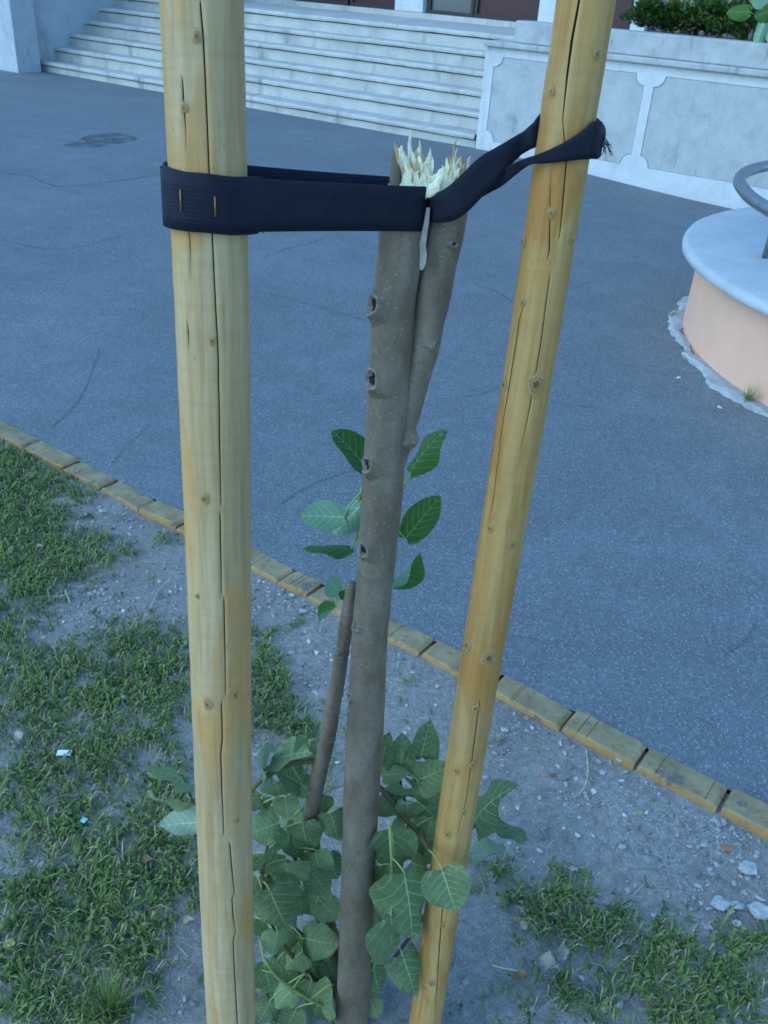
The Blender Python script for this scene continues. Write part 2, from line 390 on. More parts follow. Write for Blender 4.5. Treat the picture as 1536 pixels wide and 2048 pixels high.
tag(mesh_obj('soil_verge', v, f, MAT['soil'], smooth=True), kind='structure')

# asphalt cracks (thin recessed-looking ribbons) and a damp stain
def ribbon_px(name, pts, w, mat, parent, dz=.004):
    P = catmull([G(x, y, 0.006) for x, y in pts], len(pts) * 7)
    T = np.gradient(P, axis=0); T /= np.linalg.norm(T, axis=1)[:, None]
    v = []; f = []
    for i, (p, t) in enumerate(zip(P, T)):
        s = np.array([-t[1], t[0], 0]); j = w * (.35 + .9 * random.random()) * (0.25 if i in (0, len(P) - 1) else 1)
        o = s * w * random.uniform(-1.2, 1.2); z = asph_z([p[0], p[1], 0]) + dz
        v += [(p[0] + o[0] + s[0] * j, p[1] + o[1] + s[1] * j, z), (p[0] + o[0] - s[0] * j, p[1] + o[1] - s[1] * j, z)]
        if i: f.append((2 * i - 2, 2 * i - 1, 2 * i + 1, 2 * i))
    return mesh_obj(name, v, f, mat, parent)
tarm = m_plain('crack_tar', (.115, .122, .13), .9, .3, 60, 0)
for pts, w in [([(525, 515), (570, 498), (620, 485), (655, 472)], .0025), ([(560, 1012), (600, 985), (650, 962), (725, 935)], .002),
               ([(1100, 805), (1150, 812), (1200, 818)], .002), ([(0, 345), (60, 352), (120, 372), (240, 360), (330, 345)], .004),
               ([(220, 935), (260, 890), (300, 850)], .0015), ([(100, 860), (160, 800), (200, 700)], .0018), ([(1450, 1310), (1490, 1285), (1515, 1240)], .0015),
               ([(500, 580), (620, 610), (740, 645)], .0018), ([(880, 800), (960, 790), (1010, 765)], .0018), ([(1020, 1275), (1060, 1280), (1120, 1300)], .0012),
               ([(0, 480), (120, 500), (250, 470)], .0022), ([(940, 560), (1020, 600), (1090, 690)], .002)]:
    ribbon_px('crack', pts, w, tarm, asph)
t = NT('damp_stain'); c = t.coord(); e = t.noise(c, 7, 4, .7)
stm = t.out((.07, .072, .078), .6, Alpha=t.ramp(e, [(.36, 0.), (.66, .6)]))
P = [G(200 + 66 * math.cos(a) * (1 + .25 * math.sin(3 * a)), 281 + 13 * math.sin(a) - 8 * math.cos(a), 0) for a in np.linspace(0, 2 * math.pi, 40, endpoint=False)]
mesh_obj('oil_stain', [(p[0], p[1], asph_z([p[0], p[1], 0]) + .004) for p in P], [tuple(range(40))], stm, asph)

# ------------------------------------------------------------------ kerb of yellow bricks
kerb = empty('brick_kerb', KB(0, KN0, 0), 'low kerb of worn yellow bricks between bare soil and asphalt', 'kerb')
tag(kerb, kind=None)
jx = [(-140, 772), (-60, 808), (75, 880), (140, 925), (214, 964), (294, 1004), (370, 1040), (470, 1085), (584, 1140), (637, 1168), (757, 1222), (872, 1276), (1004, 1348), (1142, 1428), (1291, 1500), (1462, 1572), (1640, 1645), (1830, 1730)]
js = [float(G(x, y, KTOP) @ kk) for x, y in jx]
js = [js[0] - .21 * q for q in range(30, 0, -1)] + js + [js[-1] + .21 * q for q in range(1, 16)]
for a, b in zip(js[:-1], js[1:]):
    g = .006 + random.random() * .005; a2 = a + g / 2; b2 = b - g / 2; L = b2 - a2; m = max(5, int(L / .018)); w = KN1 - KN0
    bm = bmesh.new(); bmesh.ops.create_grid(bm, x_segments=m, y_segments=5, size=.5)
    bmesh.ops.solidify(bm, geom=list(bm.faces), thickness=1)
    bm.free()
    # rounded, chipped block built as a lofted section
    sec = [(0, -.07), (.001, .004), (.002, .014), (.006, .0175), (.05, .0185), (w - .008, .0175), (w - .003, .014), (w, .004), (w, -.07)]
    v = []; f = []; tilt = random.uniform(-.05, .05); dz = random.uniform(-.004, .003) - (.004 if a < -.75 else 0); cutc = [random.uniform(.15, .85) for _ in range(random.choice([1, 2]))]
    st = np.array(sorted(list(np.linspace(0, 1, m * 2)) + [cc + e_ for cc in cutc for e_ in (-.0018 / L, 0, .0018 / L)])); rot = random.uniform(-.012, .012)
    for i, q in enumerate(st):
        endr = min(q, 1 - q) * L; er = -.006 * max(0, 1 - endr / .010) ** 2
        cut = -sum(.0025 for cc in cutc if abs(q - cc) < .0005 / L)
        for jn, (n_, z_) in enumerate(sec):
            top = 1 if 2 <= jn <= 6 else 0
            nz = .0022 * mnoise.noise(Vector((a2 * 9 + q * L * 40, n_ * 60, jn * .3 + a)))
            chip = -.007 * max(0, mnoise.noise(Vector((a2 * 5 + q * L * 22, n_ * 16, 4.2 + a * 3))) - .38) * 3 if 1 <= jn <= 4 else 0
            v.append(KB(a2 + q * L, KN0 + n_ + (q - .5) * rot + (nz if jn in (0, 1, 2, 7, 8) else 0), z_ + dz + top * (nz + er + (cut if 3 <= jn <= 5 else cut * .4) + tilt * (q - .5) * .1) + chip * (1 if top else .3)))
    ns_ = len(sec)
    for i in range(len(st) - 1):
        for jn in range(ns_ - 1):
            f.append((i * ns_ + jn, i * ns_ + jn + 1, (i + 1) * ns_ + jn + 1, (i + 1) * ns_ + jn))
    f.append(tuple(range(ns_))[::-1]); f.append(tuple((len(st) - 1) * ns_ + q for q in range(ns_)))
    mesh_obj('brick', v, f, MAT['kerb'], kerb, smooth=False)
# bedding that fills the joints
MB().box(KB, js[0], js[-1], KN0 + .008, KN1 - .008, -.07, -.004).build('bedding', MAT['soil'], kerb)

# ------------------------------------------------------------------ staircase
RISE, TREAD, SW = .184, .30, 7.86
stairs = empty('staircase', ST(SW / 2, 0, 0), 'wide flight of six pale stained stone steps with dark shade painted under the nosings', 'staircase')
for k in range(6):
    z1 = .142 + k * RISE; z0 = -.2 if k == 0 else z1 - RISE - .02
    mb = MB(); N = 60
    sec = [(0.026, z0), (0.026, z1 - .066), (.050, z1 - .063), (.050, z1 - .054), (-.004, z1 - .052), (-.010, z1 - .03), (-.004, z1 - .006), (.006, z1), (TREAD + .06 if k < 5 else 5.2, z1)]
    v = []; f = []
    for i in range(N + 1):
        q = .02 + (SW - .02) * i / N
        for jn, (n_, z_) in enumerate(sec):
            w = .006 * mnoise.noise(Vector((q * 2.2, k * 3.1, jn * .2))) + .004 * mnoise.noise(Vector((q * 9, k * 3.1, jn)))
            v.append(ST(q, n_ + k * TREAD + (w if jn < 8 else 0), z_ + (w * .8 if jn >= 3 else 0)))
    s_ = len(sec)
    for i in range(N):
        for jn in range(s_ - 1): f.append((i * s_ + jn, (i + 1) * s_ + jn, (i + 1) * s_ + jn + 1, i * s_ + jn + 1))
    o = mesh_obj('step' if k < 5 else 'landing', v, f, MAT['step'], stairs); o.data.materials.append(MAT['nosing_shade'])
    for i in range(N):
        for jn in (1, 2, 3): o.data.polygons[i * (s_ - 1) + jn].material_index = 1  # groove faces coloured dark to paint in the shade line under each nosing
LZ = .142 + 5 * RISE
# left flank block
fl = empty('flank_wall', ST(SW + 1, -.4, 0), 'stained white rendered wall at the left end of the steps', 'wall')
uL = SU(36, 140, -.5)[0]
MB().box(ST, SW, SW + 5, -.10, 6, -.3, 3.6).build('wall_body', MAT['render'], fl, bevel=.01)
MB().box(ST, uL, SW + 5, -.5, -.1, -.3, 3.6).build('pier', MAT['render'], fl, bevel=.012)
# thin rail post standing by the fifth step
pb = G(296, 12, .142 + 4 * RISE)
rp = empty('handrail', pb, 'thin dark iron handrail post on the upper left steps', 'handrail')
tube('post', [pb, pb + zz * .9], .022, MAT['darkframe'], rp, 8)
tube('rail', [pb + zz * .9 - nn * .9 - zz * .5, pb + zz * .9, pb + zz * 1.3 + nn * 1.0], .022, MAT['darkframe'], rp, 8)
tube('post', [pb - nn * .9 - zz * (RISE * 3), pb + zz * .4 - nn * .9], .022, MAT['darkframe'], rp, 8)

# ------------------------------------------------------------------ building front
FN = 3.9
fac = empty('building', ST(2, FN, LZ), 'white building front with maroon doors and grey glazing above the steps', 'building')
def fu(x): return SU(x, 24, FN)[0]
FH = 4.4
MB().box(ST, -9, SW + 5, FN + .22, FN + .5, LZ - .2, FH).build('wall', MAT['render'], fac)
MB().box(ST, -9, SW, FN - .06, FN + .215, LZ - .1, LZ + .075).build('threshold', MAT['step'], fac, bevel=.008)
def bay(x0, x1, mat, nm):
    a, b = fu(x1), fu(x0); z0 = LZ + .078
    d = MB().box(ST, a + .05, b - .05, FN + .10, FN + .14, z0 + .05, 3.3).build(nm, mat, fac)
    for (p0, p1, q0, q1) in ((a, a + .05, z0, 3.35), (b - .05, b, z0, 3.35), (a + .05, b - .05, z0, z0 + .05), (a + .05, b - .05, 3.3, 3.35)):
        MB().box(ST, p0, p1, FN + .06, FN + .16, q0, q1).build('frame', MAT['darkframe'], d)
    return d
bay(590, 690, MAT['maroon'], 'door'); bay(695, 786, MAT['maroon'], 'door')
bay(850, 942, MAT['greyglass'], 'glazing'); bay(944, 1074, MAT['maroon'], 'door')
bay(1128, 1262, MAT['maroon'], 'door'); bay(1300, 1420, MAT['greyglass'], 'glazing'); bay(1422, 1620, MAT['greyglass'], 'glazing')
for x0, x1 in ((790, 846), (1078, 1124), (1266, 1296), (480, 586)):
    MB().box(ST, fu(x1), fu(x0), FN - .02, FN + .21, LZ + .078, 3.5).build('pilaster', MAT['band'], fac, bevel=.01)

# ------------------------------------------------------------------ panelled planter wall, right of the steps
pw = empty('planter_wall', ST(-2, 0, 0), 'white planter wall with recessed grey panels beside the steps', 'wall')
WE = -6.5
WT = 1.07
MB().box(ST, WE, 0, .024, .30, -.35, WT - .05).build('wall_body', MAT['band'], pw)
def curve_plate(name, loops, n0, depth_, mat, parent):
    cu = bpy.data.curves.new('tmp', 'CURVE'); cu.dimensions = '2D'; cu.fill_mode = 'BOTH'; cu.extrude = depth_ / 2
    for lp in loops:
        sp = cu.splines.new('POLY'); sp.points.add(len(lp) - 1); sp.use_cyclic_u = True
        for q, (a, b) in zip(sp.points, lp): q.co = (a, b, 0, 1)
    ob = bpy.data.objects.new('tmp', cu); col.objects.link(ob)
    dg = bpy.context.evaluated_depsgraph_get(); me = ob.evaluated_get(dg).to_mesh()
    v = [ST(q.co.x, n0 + depth_ / 2 + q.co.z, q.co.y) for q in me.vertices]; f = [tuple(p.vertices) for p in me.polygons]
    bpy.data.objects.remove(ob); bpy.data.curves.remove(cu)
    return mesh_obj(name, v, f, mat, parent)
def panel_loop(a, b, z0, z1, r=.10):
    lp = []
    for cx, cz, a0 in ((a, z0, 90), (b, z0, 180), (b, z1, 270), (a, z1, 360)):
        arc = [(cx + r * math.cos(math.radians(q)), cz + r * math.sin(math.radians(q))) for q in np.linspace(a0, a0 - 90, 8)]
        # small square notch either side of the scallop
        lp += arc
    return lp
PZ0, PZ1 = .10, .928
upil = SU(1285, 235, 0)[0]
cuts = [(upil + .045, -.115), (upil - .055 - 1.75, upil - .05), (upil - 1.92 - 1.75, upil - 1.92)]
curve_plate('frame_band', [[(WE, -.3), (0, -.3), (0, WT - .06), (WE, WT - .06)]] + [panel_loop(a, b, PZ0, PZ1) for a, b in cuts], 0.006, .016, MAT['band'], pw)
for a, b in cuts:
    mb = MB(); lp = panel_loop(a + .004, b - .004, PZ0 + .004, PZ1 - .004, .104)
    v = [ST(p, .012, q) for p, q in lp] + [ST(p, .023, q) for p, q in lp]; n_ = len(lp)
    mb.add(v, [tuple(range(n_))] + [(i, (i + 1) % n_, n_ + (i + 1) % n_, n_ + i) for i in range(n_)]).build('panel', MAT['wallp'], pw)
MB().box(ST, WE, .012, -.05, .34, WT - .055, WT + .0).build('ledge', MAT['coping'], pw, bevel=.014)
MB().box(ST, WE, -.30, .03, .36, WT + .002, WT + .205).build('coping', MAT['coping'], pw, bevel=.016)
MB().box(ST, WE, -.5, .362, 3.0, -.3, WT + .12).build('soil_bed', MAT['soil'], pw)

# shrubs on top of the wall: sprays of small scale-like leaves
def tone_attr(o, per_face):
    a = o.data.attributes.new('tone', 'FLOAT', 'FACE'); a.data.foreach_set('value', np.asarray(per_face, np.float32))
def spray_shrub(name, c, size, n, label):
    r = empty(name, ST(c[0], c[1], WT + .12), label, 'shrub', 'low shrubs on the planter wall')
    v = []; f = []; tn = []
    blobs = [(c[0] + random.uniform(-1, 1) * size[0], c[1] + random.uniform(-1, 1) * size[1], WT + .18 + random.uniform(.15, 1) * size[2], random.uniform(.10, .2)) for _ in range(26)]
    for i in range(n):
        b = random.choice(blobs); d = rng.normal(size=3); d /= np.linalg.norm(d); d[2] = abs(d[2]) * .8 + d[2] * .2
        p = ST(b[0], b[1], b[2]) + d * b[3] * random.uniform(.5, 1.0)
        if p[2] < WT + .13 or (p - S0) @ nn < .30: continue
        dr = d + rng.normal(size=3) * .5 + zz * .3; dr /= np.linalg.norm(dr); sd_ = np.cross(dr, rng.normal(size=3)); sd_ /= np.linalg.norm(sd_)
        l = random.uniform(.03, .075); w = l * .16; k = len(v)
        v += [p - sd_ * w, p + sd_ * w, p + dr * l * .6 + sd_ * w * .8, p + dr * l, p + dr * l * .6 - sd_ * w * .8]; f.append((k, k + 1, k + 2, k + 3, k + 4))
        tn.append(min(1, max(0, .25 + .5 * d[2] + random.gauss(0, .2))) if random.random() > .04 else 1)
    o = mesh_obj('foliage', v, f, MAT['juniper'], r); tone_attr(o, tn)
    for b in blobs[:8]:
        base = ST(c[0] + random.uniform(-.05, .05), c[1], WT + .10); tube('stem', [base, lerp(base, ST(*b[:3]), .5) + zz * .03, ST(*b[:3])], [.012, .009, .004], MAT['twig'], r, 6, 8)
u0 = SU(1300, 60, .6)[0]
spray_shrub('juniper_shrub', (u0 - .25, .62, 0), (.38, .18, .22), 5200, 'feathery dark green shrub nearest the door, on the planter wall')
spray_shrub('juniper_shrub', (u0 - 1.0, .66, 0), (.42, .2, .24), 5200, 'feathery green shrub in the middle of the planter wall hedge')
spray_shrub('juniper_shrub', (u0 - 1.85, .66, 0), (.42, .2, .28), 5200, 'feathery shrub at the right photo edge behind large pale leaves')
sp = empty('strap_leaf_plant', ST(u0 + .05, .8, WT + .12), 'tall plant with upright strap leaves behind the wall coping', 'plant')
for i in range(22):
    b = ST(u0 - random.uniform(-.1, 1.3), .95 + random.uniform(-.1, .5), WT + .10); h = random.uniform(.5, 1.0); d = rng.normal(size=3) * .16; d[2] = 0
    side = np.array([1, random.uniform(-.5, .5), 0]) * .018
    v = []; 
    for q in np.linspace(0, 1, 7):
        p = b + zz * h * q * (1 - .15 * q) + d * q * q * 1.5; w = side * (1 - q) ** .5 + side * .02; v += [p - w, p + w]
    o = mesh_obj('leaf', v, [(2 * j, 2 * j + 1, 2 * j + 3, 2 * j + 2) for j in range(6)], MAT['juniper'], sp); tone_attr(o, [random.uniform(.35, .9)] * 6)

# ------------------------------------------------------------------ round peach planter with cap and pipe rail
CX, CY, RW = 3.27, 4.457, 1.755
rpl = empty('round_planter', (CX, CY, 0), 'low round peach plastered wall with pale concrete cap', 'planter')
def lathe(sec, a0, a1, n, cx=CX, cy=CY, jit=0):
    v = []; f = []; s_ = len(sec)
    for i in range(n + 1):
        a = lerp(a0, a1, i / n)
        for jn, (r, z) in enumerate(sec):
            w = jit * (mnoise.noise(Vector((math.cos(a) * 9, math.sin(a) * 9, jn * .4))) + .7 * mnoise.noise(Vector((math.cos(a) * 37, math.sin(a) * 37, jn * .5 + 4)))) if jit else 0
            v.append((cx + (r + w) * math.cos(a), cy + (r + w) * math.sin(a), z + w * .1))
    for i in range(n):
        for jn in range(s_ - 1): f.append((i * s_ + jn, (i + 1) * s_ + jn, (i + 1) * s_ + jn + 1, i * s_ + jn + 1))
    return v, f
v, f = lathe([(RW, -.2), (RW, .42)], 0, 2 * math.pi, 120, jit=.004)
mesh_obj('wall', v, f, MAT['peach'], rpl, True)
v, f = lathe([(RW - .3, .415), (RW - .02, .418), (RW + .085, .424), (RW + .097, .430), (RW + .10, .452), (RW + .094, .470), (RW + .07, .480), (RW - .35, .500), (RW - .42, .495), (RW - .42, .40)], 0, 2 * math.pi, 120, jit=.003)
mesh_obj('cap', v, f, MAT['cap'], rpl, True)
v, f = lathe([(0.01, .44), (RW - .40, .44)], 0, 2 * math.pi, 60); mesh_obj('soil_fill', v, f, MAT['soil'], rpl)
v, f = lathe([(RW - .05, -.05), (RW - .002, .030), (RW + .035, .032), (RW + .055, .024), (RW + .065, -.02)], 0, 2 * math.pi, 420, jit=.045)
mesh_obj('footing', v, f, MAT['mortar'], rpl)
# pipe rail: follows the cap on short posts
rl = empty('pipe_rail', (CX - 1.4, CY, .50), 'bent grey metal pipe rail on the round planter cap', 'railing')
hz = .78
pp = [G(1600, 458, hz), G(1560, 432, hz), G(1536, 418, hz), G(1505, 398, hz), G(1486, 378, hz), G(1478, 362, hz), G(1486, 348, hz), G(1508, 338, hz), G(1545, 330, hz), G(1600, 322, hz), G(1680, 318, hz)]
tube('rail', pp, .030, MAT['steel'], rl, 14, 70)
for px, py in ((1528, 519), (1640, 470)):
    b = G(px, py, .488); tp = b + zz * (hz - .488); tube('post', [b, tp], .014, MAT['steel'], rl, 10)
    v, f = tube_vf([b - zz * .002, b + zz * .006], .035, 14); mesh_obj('flange', v, f, MAT['steel'], rl)

# ------------------------------------------------------------------ wooden stakes
def make_stake(name, PB, PT, rad, cracks, knots, mat, label, z0=-.05, z1=1.85, seed=0):
    """cracks: lists of (t along px-y, x px, half width m); knots: (x, y, size px)"""
    PB = np.asarray(PB); PT = np.asarray(PT); ax = (PT - PB) / np.linalg.norm(PT - PB)
    def at(z): return PB + ax * ((z - PB[2]) / ax[2])
    base = at(z0); top = at(z1); L = np.linalg.norm(top - base)
    root = empty(name, at(0), label, 'stake', 'stakes beside the broken tree')
    e1 = np.cross(ax, np.array([0, 1., 0])); e1 /= np.linalg.norm(e1); e2 = np.cross(ax, e1)
    if e1[0] < 0: e1 = -e1
    e2 = np.cross(ax, e1)               # points away from the camera; front is -e2
    if e2[1] < 0: e2 = -e2
    def surf(x, y):                      # pixel -> (length along axis, angle) on the front surface
        d = ray(x, y); w = CP - base
        dp = d - ax * (d @ ax); wp = w - ax * (w @ ax); A = dp @ dp; B = 2 * dp @ wp; Cc = wp @ wp - rad * rad
        dis = B * B - 4 * A * Cc; tt = (-B - math.sqrt(max(dis, 0))) / (2 * A); P = CP + d * tt; q = P - base
        return q @ ax, math.atan2(q @ e1, -(q @ e2))
    NR = 560; hs = np.linspace(0, L, NR); cols = []
    cr = []
    for c in cracks:
        pts = [(*surf(x, y), w) for x, y, w in c]; pts.sort()
        H_ = [p[0] for p in pts]; A_ = [p[1] for p in pts]; W_ = [p[2] for p in pts]; cr.append((H_, A_, W_))
    r0 = random.Random(seed); ph = [r0.uniform(0, 6) for _ in range(6)]
    cth = [np.interp(hs, c[0], c[1]) + np.array([.005 * mnoise.noise(Vector((h * 40, i * 7.7, seed))) for h in hs]) for i, c in enumerate(cr)]
    cw = [np.interp(hs, c[0], c[2], left=0, right=0) for c in cr]
    order = np.argsort([np.mean(q) for q in cth]); cth = [cth[i] for i in order]; cw = [cw[i] for i in order]
    v = []; NS = None
    for i, h in enumerate(hs):
        th = []
        K = len(cth); bounds = [(cth[k][i], max(cw[k][i], .00015) / rad) for k in range(K)]
        flags = []
        for k in range(K):
            a, w = bounds[k]; th += [a - w, a, a + w]; flags += [0, cw[k][i], 0]
            nxt = bounds[(k + 1) % K][0] + (2 * math.pi if k == K - 1 else 0); w2 = bounds[(k + 1) % K][1]
            nseg = 12 if k < K - 1 else 52
            for q in range(1, nseg): th.append(lerp(a + w, nxt - w2, q / nseg)); flags.append(0)
        cen = base + ax * h + e1 * .0012 * math.sin(h * 5 + ph[0]) + e2 * .001 * math.sin(h * 4 + ph[1])
        for a, fl_ in zip(th, flags):
            rr = rad * (1 + .008 * math.sin(2 * a + ph[2] + h * 1.5) + .006 * math.sin(h * 9 + ph[3]) + .006 * math.sin(3 * a + h * 4 + ph[4])) + .0005 * mnoise.noise(Vector((math.cos(a) * 5, math.sin(a) * 5, h * 30)))
            if fl_ > 0: rr -= min(.016, fl_ * 9)
            v.append(cen + (e1 * math.sin(a) - e2 * math.cos(a)) * rr)
        NS = len(th)
    f = [(i * NS + k, i * NS + (k + 1) % NS, (i + 1) * NS + (k + 1) % NS, (i + 1) * NS + k) for i in range(NR - 1) for k in range(NS)]
    f += [tuple(range(NS))[::-1], tuple((NR - 1) * NS + k for k in range(NS))]
    # local frame so grain follows the axis
    Rm = np.array([e1, -e2, ax]); vl = (np.array(v) - base) @ Rm.T
    me = bpy.data.meshes.new('pole'); me.from_pydata(vl.tolist(), [], f); me.update(); me.materials.append(mat); me.materials.append(MAT['crack'])
    me.polygons.foreach_set('use_smooth', [True] * len(me.polygons))
    # crack walls get the dark inner material
    idx = 0; cc_ = []
    pos = 0
    for k in range(len(cth)): cc_.append(pos); pos += 3 + (12 if k < len(cth) - 1 else 52) - 1
    for i in range(NR - 1):
        for k, p0 in enumerate(cc_):
            if cw[k][i] > .0002 or cw[k][i + 1] > .0002:
                for q in (p0, p0 + 1): me.polygons[i * NS + q].material_index = 1
    M4 = Matrix([[*[e1[i], -e2[i], ax[i]], base[i]] for i in range(3)] + [[0, 0, 0, 1]])
    pole = link_copy('pole', me, root, M4)
    for (x, y, s) in knots:
        h, a = surf(x, y); rk = s / FPX * depth(base + ax * h) * .5
        def disc(nm, mt, r_, dz, el=1.5, ring=None):
            vv = []; ff = []; nr, na = 4, 18
            for ir in range(nr + 1):
                q = ir / nr if ring is None else lerp(ring, 1, ir / nr)
                for ia in range(na):
                    b = 2 * math.pi * ia / na; wob = 1 + .12 * math.sin(3 * b + x) + .08 * math.sin(5 * b + y)
                    da = r_ * q * math.cos(b) * wob / rad; dh = r_ * q * math.sin(b) * wob * el
                    bul = dz * (1 - q ** 2) + .0009 if ring is None else .0009 + dz * math.sin(math.pi * ir / nr)
                    aa = a + da; hh = h + dh; cen = base + ax * hh + e1 * .0012 * math.sin(hh * 5 + ph[0]) + e2 * .001 * math.sin(hh * 4 + ph[1])
                    rr = rad * (1 + .008 * math.sin(2 * aa + ph[2] + hh * 1.5) + .006 * math.sin(hh * 9 + ph[3]) + .006 * math.sin(3 * aa + hh * 4 + ph[4])) + bul - (.0006 if q > .93 else 0)
                    vv.append(cen + (e1 * math.sin(aa) - e2 * math.cos(aa)) * rr)
            for ir in range(nr):
                for ia in range(na): ff.append((ir * na + ia, ir * na + (ia + 1) % na, (ir + 1) * na + (ia + 1) % na, (ir + 1) * na + ia))
            return mesh_obj(nm, vv, ff, mt, root, True, uvs=[(ir / nr, ia / na) for ir in range(nr + 1) for ia in range(na)])
        disc('knot', MAT['knot'], rk * 1.55, .0010, 1.35)
    return dict(root=root, at=at, ax=ax, e1=e1, e2=e2, base=base, rad=rad, surf=surf)

W = .0006
crL = [[(400, 0, .0006), (405, 60, .0007), (409, 140, W), (416, 330, W), (422, 470, W), (428, 600, W), (434, 720, W), (437, 900, W), (440, 1008, .0004), (440, 1012, 0), (438, 1024, 0), (438, 1030, .0006), (440, 1100, W), (442, 1185, .0004), (442, 1190, 0), (447, 1196, 0), (447, 1202, .0006), (450, 1300, W), (452, 1385, .0004), (452, 1392, 0), (444, 1404, 0), (444, 1410, .0006), (446, 1480, .0007), (443, 1510, .0007), (446, 1590, .0007), (450, 1665, .0004), (450, 1672, 0), (461, 1682, 0), (462, 1690, .0007), (466, 1740, .0007), (471, 1785, .0003), (466, 1796, .0006), (468, 1830, .0007), (473, 1862, .0003), (468, 1880, .0006), (470, 1940, .0007), (475, 2046, .0007)],
       [(362, 150, 0), (364, 160, .0005), (366, 210, .0009), (370, 260, .0003), (372, 300, 0), (359, 340, 0), (360, 350, .0005), (378, 480, .0004), (380, 560, 0), (372, 640, 0), (375, 665, .0006), (376, 700, 0)]]
knL = [(392, 72, 17), (367, 215, 14), (421, 682, 12), (407, 997, 17), (416, 1408, 18), (470, 1390, 16), (475, 1640, 10), (394, 1192, 8)]
stL = make_stake('wooden_stake', GT(463, 2048, 1.31), GT(403, 0, .745), .0345, crL, knL, MAT['pineL'], 'thick pale wooden stake in the left foreground with a black strap stapled round it', seed=3)
crR = [[(1158, 0, .0010), (1143, 80, .0012), (1133, 150, .0010), (1124, 235, .0004), (1124, 245, .0004), (1131, 322, .0006), (1124, 400, .0006), (1117, 470, .0004), (1114, 482, 0), (1098, 545, 0), (1096, 560, .0004), (1080, 680, .0005), (1060, 800, .0005), (1040, 905, 0), (985, 1225, 0), (963, 1395, 0), (960, 1410, .0004), (950, 1490, .0006), (935, 1600, .0003), (915, 1680, 0), (893, 1770, 0), (888, 1790, .0006), (880, 1880, .0007), (872, 1990, .0004), (868, 2048, 0)],
       [(1100, 330, 0), (1098, 420, .0004), (1096, 500, .0006), (1092, 520, 0), (1048, 600, 0), (1036, 640, .0005), (1018, 760, .0006), (1003, 850, .0004), (985, 1000, .0003), (975, 1060, 0)]]
knR = [(1103, 182, 13), (1192, 107, 15), (1100, 425, 14), (1046, 482, 16), (1141, 480, 12), (1045, 604, 11), (1068, 767, 34), (1008, 768, 18), (980, 1055, 13), (1022, 1088, 13), (936, 1290, 20), (978, 1316, 30), (953, 1416, 13), (915, 1542, 13), (897, 1668, 12), (946, 1530, 12), (928, 1625, 12), (884, 1850, 10), (862, 1966, 11)]
stR = make_stake('wooden_stake', GT(848, 2048, 1.50), GT(1172, 0, .80), .0262, crR, knR, MAT['pineR'], 'thinner amber wooden stake leaning right, right of the broken tree', seed=8)

# ------------------------------------------------------------------ the broken young tree
def YT(y): return interp(y, [380, 2048], [.935, .888])
TB = GY(702, 2060, .888); TB[2] = 0
tree = empty('broken_tree', TB, 'young tree snapped off at the top, tied between two stakes, leafy at its base', 'tree')
def stem_from_px(name, rows, mat=MAT['bark'], dY=0.0, seg=28, n=120, wob=.03, extra=None):
    P = [GY(x, y, YT(y) + dY + (q[3] if len(q) > 3 else 0)) for q in rows for x, y in [(q[0], q[1])]]
    rad = [q[2] / 2 / FPX * depth(p) for q, p in zip(rows, P)]
    if extra: P = extra[0] + P; rad = extra[1] + rad
    Pc = catmull(P, n); rc = np.interp(np.linspace(0, 1, n), np.linspace(0, 1, len(rad)), rad)
    v, f = tube_vf(Pc, rc, seg, True, wob)
    v = [q + np.array([mnoise.noise(Vector(q * 35)), mnoise.noise(Vector(q * 35 + 5)), 0]) * .0009 for q in map(np.array, v)]
    o = mesh_obj(name, v, f, mat, tree, True)
    return o, Pc, rc
rowsA = [(700, 2100, 70), (706, 2000, 67), (718, 1700, 69), (728, 1500, 73), (738, 1300, 72), (746, 1200, 73), (763, 1000, 82), (770, 900, 83), (779, 750, 85), (789, 600, 88), (800, 500, 90), (809, 430, 86), (816, 372, 80)]
trunk, PA, RA = stem_from_px('trunk', rowsA)
rowsB = [(768, 1010, 40, .006), (790, 900, 58, .008), (808, 830, 62, .010), (838, 720, 68, .012), (858, 630, 70, .012), (876, 540, 72, .012), (892, 460, 74, .010), (905, 390, 72, .008)]
stemB, PBm, RB = stem_from_px('stem', rowsB)
rowsC = [(640, 1780, 30, .10), (622, 1650, 32, .075), (634, 1565, 33, .05), (652, 1490, 31, .04), (668, 1400, 30, .038), (685, 1300, 29, .035), (697, 1220, 27, .033), (705, 1168, 22, .032)]
stemC, PC, RC = stem_from_px('stem', rowsC, seg=16, n=60, extra=([TB + np.array([-.01, .03, -.01])], [.02]))

